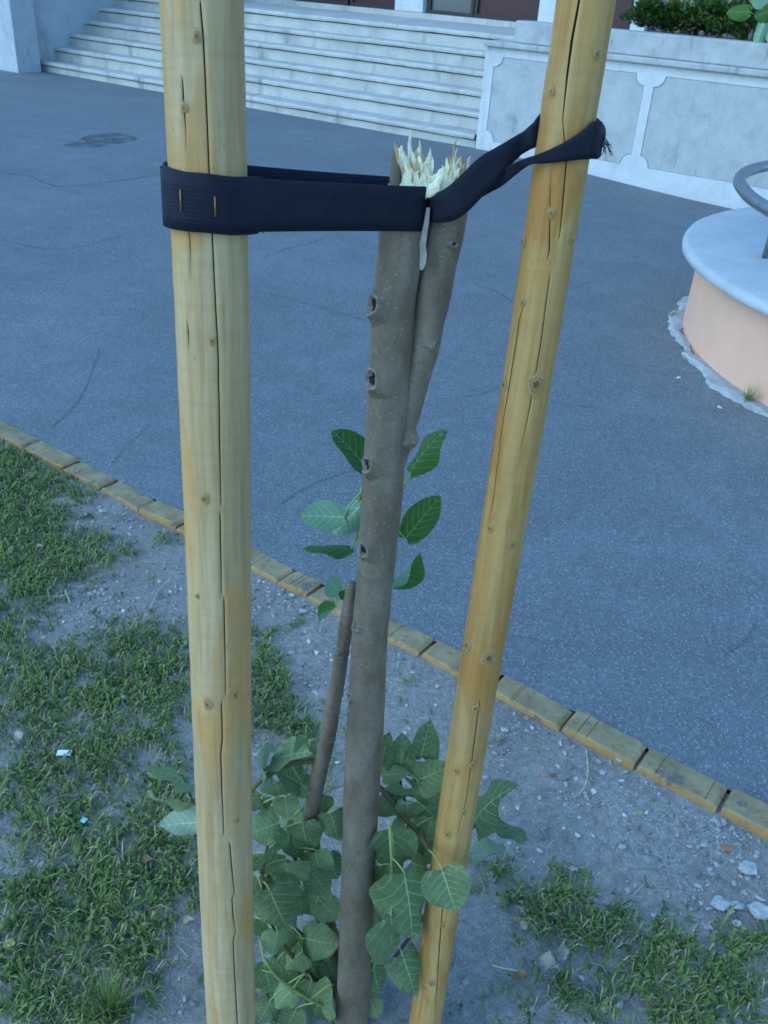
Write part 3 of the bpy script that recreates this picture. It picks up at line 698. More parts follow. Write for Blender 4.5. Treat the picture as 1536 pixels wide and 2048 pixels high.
def front_of(P, R_, x, y):
    """nearest stem centre to the pixel's ray and the surface hit"""
    d = ray(x, y); d = d / np.linalg.norm(d)
    w = P - CP; t = w @ d; dist = np.linalg.norm(w - t[:, None] * d, axis=1); i = int(np.argmin(dist)); off = CP + d * t[i] - P[i]
    r = R_[i]; o = np.linalg.norm(off); back = math.sqrt(max(r * r - o * o, 0)); hit = CP + d * (t[i] - back)
    nrm = hit - P[i]; nrm /= np.linalg.norm(nrm)
    if o > r: hit = P[i] + off / o * r; nrm = off / o
    return hit, nrm, i
def scar(P, R_, x, y, s, el=1.4, core=.5, turn=0.0):
    hit, nrm, i = front_of(P, R_, x, y); rk = s / 2 / FPX * depth(hit)
    side = np.array([-1, -.2, 0.]); n0 = nrm.copy(); RR = R_[i]; ax_t = P[min(i + 2, len(P) - 1)] - P[max(i - 2, 0)]; ax_t = ax_t / np.linalg.norm(ax_t); n0 = n0 - ax_t * (n0 @ ax_t); n0 /= np.linalg.norm(n0)
    big = 1.0 if s > 16 else .45
    prof = [(2.2, -.40, -.30), (1.85, -.10, -.25), (1.5, .12 * big, -.18), (1.18, .45 * big, -.08), (1.02, .72 * big, 0), (.96, .84 * big, 0), (.84, .86 * big, 0), (.72, .70 * big, 0), (.64, .36 * big, 0), (.5, .2 * big, 0)]
    v = []; f = []; na = 26
    for jr, (q, h, drop) in enumerate(prof):
        nrm = n0 + (turn * side + zz * .12) * min(1, jr / 4); nrm /= np.linalg.norm(nrm)
        up = ax_t - nrm * (nrm @ ax_t); up /= np.linalg.norm(up); rt = np.cross(up, nrm)
        for k in range(na):
            a = 2 * math.pi * k / na; w = 1 + .09 * math.sin(3 * a + x) + .07 * math.sin(5 * a + y) + .03 * math.sin(9 * a); q2 = q * w
            lat = min(rk * q2 * abs(math.cos(a)), RR * .97); sink = (RR - math.sqrt(RR * RR - lat * lat)) * max(0, 1 - jr / 4)
            v.append(hit + rt * math.cos(a) * rk * q2 + up * (math.sin(a) * rk * q2 * el + drop * rk * (1 if math.sin(a) < 0 else .2)) + nrm * rk * (h * (1 + .18 * math.sin(2 * a + y))) - n0 * sink)
    for j in range(len(prof) - 1):
        for k in range(na): f.append((j * na + k, j * na + (k + 1) % na, (j + 1) * na + (k + 1) % na, (j + 1) * na + k))
    o = mesh_obj('branch_scar', v, f, MAT['bark'], tree, True); o.data.materials.append(MAT['scar'])
    for q_ in range(4 * na, 9 * na): o.data.polygons[q_].material_index = 1
    vv = [hit + nrm * rk * .02]; ff = []
    for k in range(na):
        a = 2 * math.pi * k / na; vv.append(hit + rt * math.cos(a) * rk * .68 + up * math.sin(a) * rk * .68 * el + nrm * rk * (.36 * big))
    for k in range(na): ff.append((0, 1 + k, 1 + (k + 1) % na))
    mesh_obj('core', vv, ff, MAT['scarin'], o, True)
for x, y, s, e, tn in [(755, 608, 36, 1.4, .25), (751, 758, 35, 1.35, .25), (741, 928, 30, 1.25, .2), (732, 1098, 28, 1.2, .2), (718, 1250, 23, 1.2, .15), (703, 1392, 18, 1.2, .4), (769, 1308, 12, 1.5, -1.0), (686, 1752, 10, 1.3, .5), (690, 1600, 9, 1.3, .3), (757, 1085, 9, 1, 0), (768, 632, 16, .7, 0), (757, 772, 13, .7, 0), (745, 1100, 12, .7, 0)]:
    scar(PA, RA, x, y, s, e, turn=tn)
for x, y, s, e, tn in [(822, 876, 30, 1.0, -1.4), (866, 690, 18, .8, -1.0), (905, 487, 20, .6, -.2), (850, 688, 12, .7, 0)]: scar(PBm, RB, x, y, s, e, turn=tn)
for x, y, s, e, tn in [(675, 1302, 12, 1.2, 1.0), (690, 1390, 9, 1, 0), (668, 1480, 9, 1, 0)]: scar(PC, RC, x, y, s, e, turn=tn)

# loose flap of bark in the fork
v = []; f = []
for i, (x, y, w) in enumerate([(858, 415, 5), (855, 445, 7), (851, 470, 8), (848, 490, 9), (850, 510, 10), (848, 528, 9), (844, 540, 4)]):
    Yv = YT(y) - .018
    v += [GY(x - w, y, Yv), GY(x + w * .4, y, Yv - .006)]
    if i: f.append((2 * i - 2, 2 * i - 1, 2 * i + 1, 2 * i))
mesh_obj('bark_flap', v, f, m_plain('pale_bark_inner', (.33, .31, .27), .7, .25, 80, .2), tree, True)

# torn wood: a rough cup plus individual splinters
def splinter(b, tip, w, th, mat, bend):
    d = tip - b; L = np.linalg.norm(d); d = d / L; s = np.cross(d, FW); s /= np.linalg.norm(s); s = s * math.cos(bend[2]) + np.cross(d, s) * math.sin(bend[2]); tn = np.cross(d, s)
    v = []; f = []; ph = random.uniform(0, 6)
    prof = [(0, 1.0), (.25, 1.05 + random.uniform(-.1, .25)), (.5, .95 + random.uniform(-.2, .2)), (.72, .75 + random.uniform(-.25, .2)), (.88, .42 + random.uniform(-.15, .2)), (1, random.choice((.05, .12, .25)))]
    for q, k in prof:
        c = b + d * L * q + (s * bend[0] + tn * bend[1]) * L * q * q + s * (.0012 * math.sin(q * 8 + ph) + .0006 * math.sin(q * 19 + ph * 2))
        ww = w * k; v += [c - s * ww, c + tn * th * k * .8 , c + s * ww, c - tn * th * k]
    for i in range(len(prof) - 1):
        for k in range(4): f.append((4 * i + k, 4 * i + (k + 1) % 4, 4 * i + 4 + (k + 1) % 4, 4 * i + 4 + k))
    f.append((3, 2, 1, 0))
    return mesh_obj('splinter', v, f, mat, tree)
Yf = .93
def spl(x0, y0, x1, y1, w, dY=0.0, mat='splint', bend=None):
    if 858 < x0 < 882 and y0 - y1 > 40: y1 = y0 - (y0 - y1) * .45
    b = GY(x0, y0, Yf + dY); t_ = GY(x1, y1, Yf + dY + random.uniform(-.004, .006)); wd = w / 2 / FPX * depth(b)
    splinter(b, t_, wd, min(wd * .28, .0016), MAT[mat], bend or (random.uniform(-.08, .08), random.uniform(-.06, .06), random.uniform(-.5, .5)))
# left stem: back rim tall, front rim low
for a in [(797, 352, 792, 283, 12, .012, 'splint2'), (806, 356, 797, 296, 14, .012), (812, 362, 821, 258, 13, .012), (818, 362, 806, 290, 14, .008), (822, 368, 826, 300, 13, .010, 'splint2'), (828, 372, 838, 280, 15, .012), (834, 376, 832, 300, 16, .006),
          (838, 378, 848, 290, 12, .012, 'splint2'), (842, 380, 842, 312, 15, .004), (848, 384, 860, 296, 13, .010), (850, 386, 852, 322, 17, .002), (856, 388, 864, 312, 16, .006), (806, 362, 800, 322, 14, .0), (812, 376, 806, 330, 13, -.006, 'splint2'), (820, 384, 812, 332, 15, -.008), (826, 386, 824, 336, 16, -.006), (832, 388, 838, 342, 14, -.010), (814, 370, 810, 306, 9, -.002), (846, 390, 846, 346, 18, -.008), (840, 388, 830, 322, 9, -.004, 'splint2'),
          # torn flap folded over in the middle
          (850, 390, 888, 338, 24, -.004), (854, 388, 884, 352, 20, -.010), (862, 386, 892, 358, 16, -.006), (852, 388, 872, 346, 22, .006),
          # right stem
          (884, 382, 886, 330, 14, .004), (890, 380, 896, 316, 13, .008), (896, 378, 902, 330, 14, .002), (900, 376, 907, 280, 11, .010, 'splint2'), (903, 376, 910, 296, 11, .012), (908, 374, 916, 312, 12, .008), (914, 372, 922, 308, 10, .010, 'splint2'), (920, 370, 926, 326, 12, .006), (926, 366, 940, 312, 11, .008), (930, 364, 944, 322, 11, .002, 'splint2'), (912, 378, 914, 336, 14, -.002), (880, 386, 874, 344, 16, -.004), (893, 384, 890, 342, 16, -.008), (904, 382, 900, 340, 14, -.008)]:
    spl(*a)
def shard(cx_, y0, w, hgt, dY, leanx=0.0, mat='splint', yaw=0.0):
    b = GY(cx_, y0, Yf + dY); k = depth(b) / FPX; n_ = 9; v = []; f = []; dx = np.array([math.cos(yaw), math.sin(yaw), 0]); th = .0011
    hs_ = [hgt * random.uniform(.45, 1.0) * (1 - .35 * abs(2 * q / (n_ - 1) - 1)) for q in range(n_)]
    for q in range(n_):
        p = b + dx * ((q / (n_ - 1) - .5) * w * k); h = hs_[q] * k; cu = random.uniform(-.0015, .0015)
        for zq, tq in ((-.003, 1), (.35, 1), (.72, .8), (1.0, .15)):
            c = p + np.array([leanx * k * hgt * max(zq, 0) ** 1.5, 0, 0]) + zz * (h * zq if zq > 0 else zq) + np.array([0, cu * max(zq, 0), 0])
            v += [c - np.array([-dx[1], dx[0], 0]) * th * tq, c + np.array([-dx[1], dx[0], 0]) * th * tq]
    for q in range(n_ - 1):
        a0 = q * 8; b0 = a0 + 8
        for r_ in range(3):
            f += [(a0 + 2 * r_, b0 + 2 * r_, b0 + 2 * r_ + 2, a0 + 2 * r_ + 2), (a0 + 2 * r_ + 1, a0 + 2 * r_ + 3, b0 + 2 * r_ + 3, b0 + 2 * r_ + 1)]
        f.append((a0 + 6, b0 + 6, b0 + 7, a0 + 7))
    mesh_obj('splinter', v, f, MAT[mat], tree)
for a in [(806, 372, 26, 70, .010, -.1), (826, 382, 30, 62, .006, .0), (846, 386, 28, 56, .004, .25), (818, 386, 28, 48, -.008, -.15), (838, 390, 30, 46, -.010, .1), (862, 388, 26, 26, .0, .5), (858, 388, 22, 26, -.009, .6), (892, 384, 30, 48, .006, .05), (912, 380, 30, 56, .008, .15), (926, 372, 22, 48, .006, .3), (900, 386, 30, 36, -.007, .0), (798, 366, 16, 64, .012, -.2, 'splint2'), (834, 384, 20, 74, .011, .1, 'splint2'), (906, 380, 12, 74, .011, .05, 'splint2')]:
    shard(*a, yaw=random.uniform(-.5, .5))
for i in range(70):     # short fibres
    x0 = random.choice((random.uniform(796, 856), random.uniform(884, 932))); y0 = 380 - 8 * random.random(); spl(x0, y0, x0 + random.uniform(-6, 10), y0 - random.uniform(16, 66), random.uniform(2, 7), random.uniform(-.008, .014), random.choice(['splint', 'splint', 'splint2']))
# pale core filling under the splinters
for cx_, cy_, w_, dY in ((822, 378, 56, .0), (905, 384, 52, .0)):
    v = []; f = []; n_ = 20
    for ir, (q, h) in enumerate(((1.0, -12), (.98, 4), (.7, 10), (.35, 6), (0.02, 12))):
        for k in range(n_):
            a = 2 * math.pi * k / n_; j = random.uniform(-5, 5) if ir else 0
            c = GY(cx_, cy_ - h - j, Yf + dY); r_ = w_ / 2 / FPX * .9
            v.append(c + np.array([math.cos(a) * r_ * q, math.sin(a) * r_ * q * .8, 0]))
    for ir in range(4):
        for k in range(n_): f.append((ir * n_ + k, ir * n_ + (k + 1) % n_, (ir + 1) * n_ + (k + 1) % n_, (ir + 1) * n_ + k))
    mesh_obj('torn_wood', v, f, MAT['splint'], tree)
# bark lip rising behind the left splinters
v = []; f = []
for i, (x, yt) in enumerate([(779, 345), (783, 318), (788, 300), (794, 322), (800, 335), (806, 350)]):
    yb = 380; v += [GY(x, yb, Yf + .004 - .016 * math.sin(i / 5 * 3)), GY(x, yt, Yf + .006 - .014 * math.sin(i / 5 * 3))]
    if i: f.append((2 * i - 2, 2 * i, 2 * i + 1, 2 * i - 1))
mesh_obj('bark_lip', v, f, MAT['bark'], tree, True)

# ------------------------------------------------------------------ straps
def ribbon(name, up_, lo_, thick, mat, parent, outward=None):
    U_ = np.asarray(up_); L_ = np.asarray(lo_); n = len(U_); C_ = (U_ + L_) / 2
    T = np.gradient(C_, axis=0); wv = U_ - L_; N = np.cross(T, wv); N /= np.linalg.norm(N, axis=1)[:, None] + 1e-12
    s = np.concatenate([[0], np.cumsum(np.linalg.norm(np.diff(C_, axis=0), axis=1))])
    v = []; f = []; uv = []; M_ = 5
    for i in range(n):
        for sd_ in (1, -1):
            for j in range(M_):
                q = j / (M_ - 1); v.append(lerp(U_[i], L_[i], q) + N[i] * sd_ * thick / 2); uv.append((s[i], q * .05))
    w = 2 * M_
    for i in range(n - 1):
        a = i * w; b = a + w
        for j in range(M_ - 1):
            f.append((a + j, a + j + 1, b + j + 1, b + j)); f.append((a + M_ + j, b + M_ + j, b + M_ + j + 1, a + M_ + j + 1))
        f.append((a, b, b + M_, a + M_)); f.append((a + M_ - 1, a + 2 * M_ - 1, b + 2 * M_ - 1, b + M_ - 1))
    for a in (0, (n - 1) * w):
        for j in range(M_ - 1): f.append((a + j, a + M_ + j, a + M_ + j + 1, a + j + 1))
    return mesh_obj(name, v, f, mat, parent, True, uvs=uv)
def hull2(pts):
    pts = sorted(map(tuple, pts)); 
    def half(ps):
        o = []
        for p in ps:
            while len(o) > 1 and (o[-1][0] - o[-2][0]) * (p[1] - o[-2][1]) - (o[-1][1] - o[-2][1]) * (p[0] - o[-2][0]) <= 0: o.pop()
            o.append(p)
        return o
    a = half(pts); b = half(pts[::-1]); return a[:-1] + b[:-1]
SWD = .047
# left strap: belt round the left stake and the main stem
zA = GY(410, 410, .80)[2]; zB = GY(815, 421, .905)[2]
cA = stL['at'](zA); iB = int(np.argmin(abs(PA[:, 2] - zB))); cB = PA[iB]; rA = stL['rad'] + .0022; rB = RA[iB] + .0018
circ = [(cA[0] + rA * math.cos(a), cA[1] + rA * math.sin(a)) for a in np.linspace(0, 2 * math.pi, 64, endpoint=False)] + [(cB[0] + rB * math.cos(a), cB[1] + rB * math.sin(a)) for a in np.linspace(0, 2 * math.pi, 48, endpoint=False)]
h2 = np.array(hull2(circ)); h2 = np.vstack([h2, h2[:1]])
sl2 = np.concatenate([[0], np.cumsum(np.linalg.norm(np.diff(h2, axis=0), axis=1))]); qs = np.linspace(0, sl2[-1], 180)
loop = np.c_[np.interp(qs, sl2, h2[:, 0]), np.interp(qs, sl2, h2[:, 1])]
dAB = (cB - cA)[:2]; tt = ((loop - cA[:2]) @ dAB) / (dAB @ dAB)
mid = np.clip(tt, 0, 1)
zc = zA + (zB - zA) * np.clip(tt, -.2, 1.2); wid = SWD * (1 - .10 * smooth(0, 1, .8) * mid - .04 * np.sin(np.pi * mid))
strapL = empty('tie_strap', (cA[0], cA[1], zA), 'black webbing strap stapled to the thick left stake and looped round the stem', 'strap', 'straps tying the tree')
axt = stL['ax']
lean = lambda z_: axt * (z_ / axt[2])
upE = [np.array([p[0], p[1], z]) + (lean(w / 2) * (1 - m) + zz * w / 2 * m) for p, z, w, m in zip(loop, zc, wid, mid)]
loE = [np.array([p[0], p[1], z]) - (lean(w / 2) * (1 - m) + zz * w / 2 * m) for p, z, w, m in zip(loop, zc, wid, mid)]
ribbon('webbing', upE, loE, .0022, MAT['strap'], strapL)
# overlapping stapled end over the front of the stake
ang = np.linspace(math.radians(-118), math.radians(80), 60)
ov = []; ou = []
for a in ang:
    r_ = rA + .0024 + (.008 * smooth(math.radians(48), math.radians(80), a)); d = stL['e1'] * math.sin(a) - stL['e2'] * math.cos(a)
    c = cA + d * r_ - zz * (.0015 + .003 * smooth(0, 1, a)); ou.append(c + axt * .0245); ov.append(c - axt * .0245)
ribbon('strap_end', ou, ov, .0022, MAT['strap'], strapL)
for i in range(26):   # frayed threads at the cut end
    q = random.random(); p = lerp(np.array(ou[-1]), np.array(ov[-1]), q); d = (np.array(ou[-1]) - np.array(ou[-3])); d /= np.linalg.norm(d)
    l = random.uniform(.002, .006) if 0.1 < q < .93 else random.uniform(.005, .011)
    tube('thread', [p, p + d * l * .6, p + d * l + np.array([random.uniform(-.3, .3), 0, random.uniform(-.7, .1)]) * l], .00035, MAT['strap'], strapL, 4)
for x, y0, y1 in ((370, 388, 427), (428, 402, 438)):
    h, a = stL['surf'](x, (y0 + y1) / 2); d = stL['e1'] * math.sin(a) - stL['e2'] * math.cos(a)
    dn = depth(cA); L_ = (y1 - y0) / FPX * dn; c = cA + d * (rA + .0040) + (lerp(GY(x, (y0 + y1) / 2, .8), 0, 0)[2] - zA) * axt
    c = c + axt * (-.0005); tube('staple', [c + axt * L_ / 2 - d * .003, c + axt * L_ / 2, c - axt * L_ / 2, c - axt * L_ / 2 - d * .003], .0008, MAT['copper'], strapL, 6)

# right strap: from the front of the right stem behind the right stake and back over its front
zR = GY(1140, 275, .92)[2]; cR = stR['at'](zR); YR = cR[1]; rR = stR['rad']
strapR = empty('tie_strap', (cR[0], cR[1], zR), 'twisted black webbing strap with a frayed end round the thinner right stake', 'strap', 'straps tying the tree')
ys_ = lambda dy: .935 + dy
E1 = [  # upper x,y,Y   lower x,y,Y
    (856, 392, .945, 858, 436, .945), (864, 394, .918, 862, 443, .918), (880, 384, .908, 880, 445, .906), (905, 366, .906, 908, 441, .903), (930, 342, .908, 934, 424, .904), (960, 314, .912, 962, 396, .908),
    (990, 296, .916, 992, 364, .912), (1020, 279, .920, 1016, 334, .918), (1048, 262, .926, 1042, 310, .926), (1068, 244, YR - .004, 1062, 298, YR - .002), (1086, 224, YR + .006, 1080, 289, YR + .006),
    (1112, 216, YR + rR + .002, 1106, 282, YR + rR + .001), (1150, 220, YR + rR + .004, 1146, 284, YR + rR + .003), (1186, 232, YR + rR * .6, 1180, 296, YR + rR * .6), (1201, 243, YR + .003, 1191, 314, YR + .002)]
E2 = [(1203, 244, YR + .004, 1192, 316, YR + .003), (1192, 242, YR - rR * .75, 1182, 318, YR - rR * .75), (1165, 262, YR - rR - .004, 1160, 319, YR - rR - .003), (1135, 281, YR - rR - .006, 1132, 322, YR - rR - .005), (1110, 294, YR - rR - .004, 1110, 325, YR - rR - .004), (1080, 307, YR - rR - .001, 1084, 327, YR - rR - .001),
      (1050, 317, YR - rR + .006, 1060, 330, YR - rR + .002), (1020, 330, YR - .008, 1034, 348, YR - .010), (990, 345, YR + .002, 1004, 372, YR - .002), (965, 358, YR + .012, 975, 388, YR + .010), (940, 370, .955, 945, 405, .952)]
for nm, E_ in (('webbing', E1), ('strap_end', E2)):
    U_ = catmull([GY(*e[:3]) for e in E_], 70); L_ = catmull([GY(*e[3:]) for e in E_], 70); ribbon(nm, U_, L_, .0022, MAT['strap'], strapR)
# folded tail and loose threads at the right of the stake
U_ = catmull([GY(1189, 246, YR - rR * .8), GY(1200, 243, YR - rR * .75), GY(1208, 254, YR - rR * .3), GY(1210, 268, YR)], 14)
L_ = catmull([GY(1181, 316, YR - rR * .8), GY(1192, 318, YR - rR * .75), GY(1200, 312, YR - rR * .3), GY(1198, 308, YR)], 14)
ribbon('tail_fold', U_, L_, .0022, MAT['strap'], strapR)
for i in range(16):
    p = GY(1204 + random.uniform(-2, 3), random.uniform(258, 312), YR - rR * .4); q = GY(1212 + random.uniform(-4, 14), random.uniform(285, 312), YR - rR * .4 + random.uniform(-.01, .01))
    tube('thread', [p, lerp(p, q, .5) + zz * .002, q], .0003, MAT['strap'], strapR, 4)

# ------------------------------------------------------------------ leaves
def leaf_mesh(name, cup, curl, twist, wavy, mat, pointy=1.0, seed=0, ex=.66):
    NV, NU = 20, 9; v = []; uv = []; f = []; r_ = random.Random(seed)
    for i in range(NV):
        t = i / (NV - 1); s = math.sin(math.pi * min(1, t ** ex)) ** .66 if 0 < t < 1 else 0
        w = .47 * s * (1 - .12 * t)
        if t > .82: w *= 1 - .25 * pointy * (t - .82) / .18
        for j in range(NU):
            q = 2 * j / (NU - 1) - 1
            ser = (.006 if i % 2 else -.004) * (abs(q) > .99) * (0 < t < 1)
            x = q * (w + ser); y = t - .16 * abs(q) ** 1.5 * (1 - t) ** 3 * (s > 0)
            z = cup * x * x * 2 - curl * (t - .1) ** 2 + wavy * math.sin(t * 11 + seed + 2 * q) * abs(q) ** 2 * .05 + twist * x * (t - .5)
            ph = (t - abs(x) * .95) * 6.3
            z += .012 * abs(math.sin(math.pi * (ph + .5))) * (1 - abs(q) * .5) - .012 * math.exp(-abs(x) * 40)
            v.append((x, y, z)); uv.append((x + .5, t))
    for i in range(NV - 1):
        for j in range(NU - 1): f.append((i * NU + j, i * NU + j + 1, (i + 1) * NU + j + 1, (i + 1) * NU + j))
    me = bpy.data.meshes.new(name); me.from_pydata(v, [], f); me.update(); me.materials.append(mat)
    me.polygons.foreach_set('use_smooth', [True] * len(me.polygons))
    l = me.uv_layers.new(name='UVMap'); idx = np.empty(len(me.loops), int); me.loops.foreach_get('vertex_index', idx); l.data.foreach_set('uv', np.array(uv)[idx].ravel())
    return me
LA = [leaf_mesh('leaf', c, k, tw, wv, MAT['leafA'], 1, i) for i, (c, k, tw, wv) in enumerate([(.3, .14, .15, 1.0), (-.35, .22, -.2, 1.3), (.4, .1, .25, 1.1), (-.2, .32, .15, 1.5), (.15, .22, -.3, 1.2), (-.45, .18, .1, 1.4), (.1, .4, -.15, 1.2)])]
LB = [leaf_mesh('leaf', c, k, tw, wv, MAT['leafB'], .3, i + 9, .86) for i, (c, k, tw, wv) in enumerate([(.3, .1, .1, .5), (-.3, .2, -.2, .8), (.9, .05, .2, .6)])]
def put_leaf(ax_, ay_, tx, ty, wpx, YA, YT_, parent, meshes, flip=False, roll_s=None, name='leaf'):
    A = GY(ax_, ay_, YA); T = GY(tx, ty, YT_); d = T - A; L = np.linalg.norm(d); d = d / L
    view = CP - A; view /= np.linalg.norm(view)
    nrm = view - d * (view @ d); nrm /= np.linalg.norm(nrm); sd_ = np.cross(d, nrm)
    true = .86 * L; app = wpx / FPX * depth(A); sx = 1.0
    k = app / true; sg = roll_s if roll_s is not None else random.choice((-1, 1))
    if k > .62: sx = min(k, 1.4) * 1.06; ph = random.uniform(-.35, .35)
    else: sx = .8; ph = math.acos(max(k / .8, .12)) * sg
    n2 = nrm * math.cos(ph) + sd_ * math.sin(ph)
    if flip: n2 = -n2
    s2 = np.cross(d, n2)
    M4 = Matrix([[s2[i] * L * sx, d[i] * L, n2[i] * L, A[i]] for i in range(3)] + [[0, 0, 0, 1]])
    return link_copy(name, random.choice(meshes), parent, M4), A
def Z7(x, y): return 290 + x / 1.92, 1420 + y / 1.92
# brown shoots that carry the leaves
shoots = []
def shoot(pts, r0, r1, mat='twig', name='shoot'):
    P = [GY(x, y, Y) for x, y, Y in pts]; n = max(8, len(P) * 5)
    o = tube(name, P, np.linspace(r0, r1, len(P)), MAT[mat], tree, 8, n)
    shoots.append((o, catmull(P, n))); return o
YB = .93
shoot([(640, 1522, .955), (590, 1524, .95), (545, 1545, .94), (505, 1578, .93), (470, 1640, .92), (440, 1700, .92)], .0048, .0030)
shoot([(742, 1562, .96), (775, 1590, .945), (805, 1630, .93), (838, 1668, .90), (858, 1700, .86)], .0046, .0028)
shoot([(700, 1990, .93), (640, 1850, .95), (600, 1740, .95), (560, 1660, .94), (520, 1600, .94)], .0046, .0026)
shoot([(690, 2010, .92), (600, 1930, .92), (545, 1850, .90), (525, 1760, .89), (535, 1690, .89)], .004, .0024)
shoot([(720, 1980, .94), (770, 1860, .96), (800, 1740, .97), (815, 1640, .97), (800, 1560, .97), (815, 1500, .97)], .0044, .0022)
shoot([(715, 2000, .92), (760, 1900, .89), (785, 1800, .87), (782, 1700, .86), (778, 1640, .86)], .0034, .0018, 'petiole')
shoot([(690, 2010, .94), (620, 1900, .99), (520, 1760, 1.02), (430, 1660, 1.03), (385, 1600, 1.03), (370, 1560, 1.03)], .004, .0018)
shoot([(730, 1990, .95), (830, 1860, 1.0), (900, 1740, 1.02), (950, 1650, 1.03), (1000, 1640, 1.04)], .004, .0018)
shoot([(690, 2030, .91), (620, 2000, .88), (560, 1960, .86), (530, 1920, .86), (520, 1880, .87)], .003, .0018, 'petiole')
shoot([(700, 2020, .93), (640, 1960, .93), (610, 1900, .93), (600, 1870, .93)], .003, .0018, 'petiole')
LV = [ # zoom coords: attach, tip, width, Y, kind
    (155, 275, 60, 210, 38, 1.03), (165, 360, 15, 366, 34, 1.02), (215, 430, 70, 440, 95, 1.01, 1), (630, 118, 588, 182, 78, .97), (490, 198, 592, 142, 62, .97), (472, 238, 405, 150, 82, .96, 1), (592, 278, 520, 238, 90, .955),
    (503, 283, 520, 340, 105, .95), (590, 280, 648, 318, 75, .96), (538, 335, 550, 408, 85, .94), (516, 432, 418, 470, 118, .93), (605, 438, 622, 542, 112, .94), (715, 400, 742, 508, 92, .945), (655, 545, 672, 652, 108, .935), (496, 503, 480, 645, 82, .90, 0),
    (540, 578, 560, 716, 142, .905), (478, 690, 545, 852, 162, .88), (672, 688, 640, 790, 92, .94), (508, 850, 490, 942, 82, .88), (455, 965, 482, 1082, 98, .87), (618, 878, 725, 905, 115, .93), (680, 740, 735, 800, 85, .93), (600, 930, 530, 985, 92, .91), (560, 1080, 500, 1140, 82, .90), (715, 1060, 702, 1185, 72, .89),
    (240, 985, 220, 1060, 40, .90), (640, 1040, 610, 1130, 85, .91), (905, 212, 930, 118, 82, .97), (985, 238, 985, 112, 95, .965), (1058, 182, 1090, 80, 98, .965), (1045, 270, 1145, 232, 115, .955), (910, 250, 990, 242, 62, .955), (930, 318, 1042, 338, 40, .95), (1048, 275, 1112, 405, 112, .95),
    (948, 462, 962, 622, 152, .885), (995, 628, 1045, 892, 195, .84), (945, 788, 966, 968, 122, .825), (1140, 612, 1190, 765, 155, .82), (990, 945, 1045, 1102, 112, .84), (905, 830, 880, 1002, 70, .925), (1262, 432, 1338, 292, 72, 1.03), (1350, 430, 1472, 472, 52, 1.03), (1245, 562, 1380, 552, 62, 1.02, 1),
    (1080, 500, 1060, 620, 95, .92), (930, 600, 900, 710, 80, .90), (1100, 420, 1080, 500, 85, .93), (1010, 360, 1010, 450, 85, .93), (700, 880, 650, 960, 80, .95), (590, 700, 610, 800, 85, .94), (440, 560, 470, 640, 75, .95), (430, 800, 480, 860, 70, .93), (560, 830, 590, 920, 90, .94), (620, 960, 680, 1040, 85, .93), (480, 1120, 440, 1200, 75, .90), (580, 1150, 540, 1230, 85, .89), (660, 1140, 640, 1225, 80, .90),
    (860, 620, 890, 720, 80, .92), (1000, 480, 1060, 560, 90, .93), (960, 330, 900, 400, 80, .95), (1080, 380, 1140, 440, 80, .95), (560, 470, 590, 560, 90, .955), (700, 560, 740, 640, 85, .955), (640, 620, 700, 700, 90, .955), (430, 640, 420, 720, 70, .92), (450, 330, 420, 400, 80, .955), (690, 330, 660, 400, 70, .965), (880, 1000, 900, 1090, 80, .90), (860, 1100, 890, 1180, 75, .90), (700, 960, 740, 1040, 70, .94)]
fr = random.Random(5)
for i in range(78):
    bx, by, sx_, sy_ = fr.choice([(560, 700, 130, 180), (600, 950, 110, 170), (560, 480, 130, 120), (1000, 420, 110, 150), (980, 700, 90, 160), (640, 1120, 90, 60), (560, 1130, 110, 70), (540, 1040, 110, 90), (640, 1000, 80, 120), (900, 1080, 60, 70)])
    x_ = bx + fr.uniform(-1, 1) * sx_; y_ = by + fr.uniform(-1, 1) * sy_; a_ = fr.uniform(.3, 2.8); l_ = fr.uniform(85, 130)
    LV.append((x_, y_, x_ + math.cos(a_) * l_, y_ + math.sin(a_) * l_, l_ * fr.uniform(.7, .95), .975 + fr.uniform(-.01, .04)))
for q in LV:
    ax_, ay_ = Z7(q[0], q[1]); tx, ty = Z7(q[2], q[3]); w = q[4] / 1.92; Y = q[5]
    # nearest shoot carries this leaf
    A = GY(ax_, ay_, Y); best = min(((np.linalg.norm(Pq - A, axis=1).min(), k) for k, (_, Pq) in enumerate(shoots)))
    so_, Pq = shoots[best[1]]
    w *= 1.14; tx += (tx - ax_) * .12; ty += (ty - ay_) * .12
    lf, A = put_leaf(ax_, ay_, tx, ty, w, Y, Y + random.uniform(-.03, .01), so_, LA, flip=(len(q) > 6 and q[6] == 1))
    dd = np.linalg.norm(Pq - A, axis=1); i = int(np.argmin(dd + .35 * np.maximum(0, .03 - dd)))
    tipd = GY(tx, ty, Y) - A; tipd /= np.linalg.norm(tipd); S_ = Pq[i]; l = np.linalg.norm(S_ - A)
    if l > .004: tube('petiole', [S_, lerp(S_, A, .5) + zz * l * .12, A - tipd * l * .12, A + tipd * .004], [.0016, .0013, .0011, .0010], MAT['petiole'], so_, 6, 10)
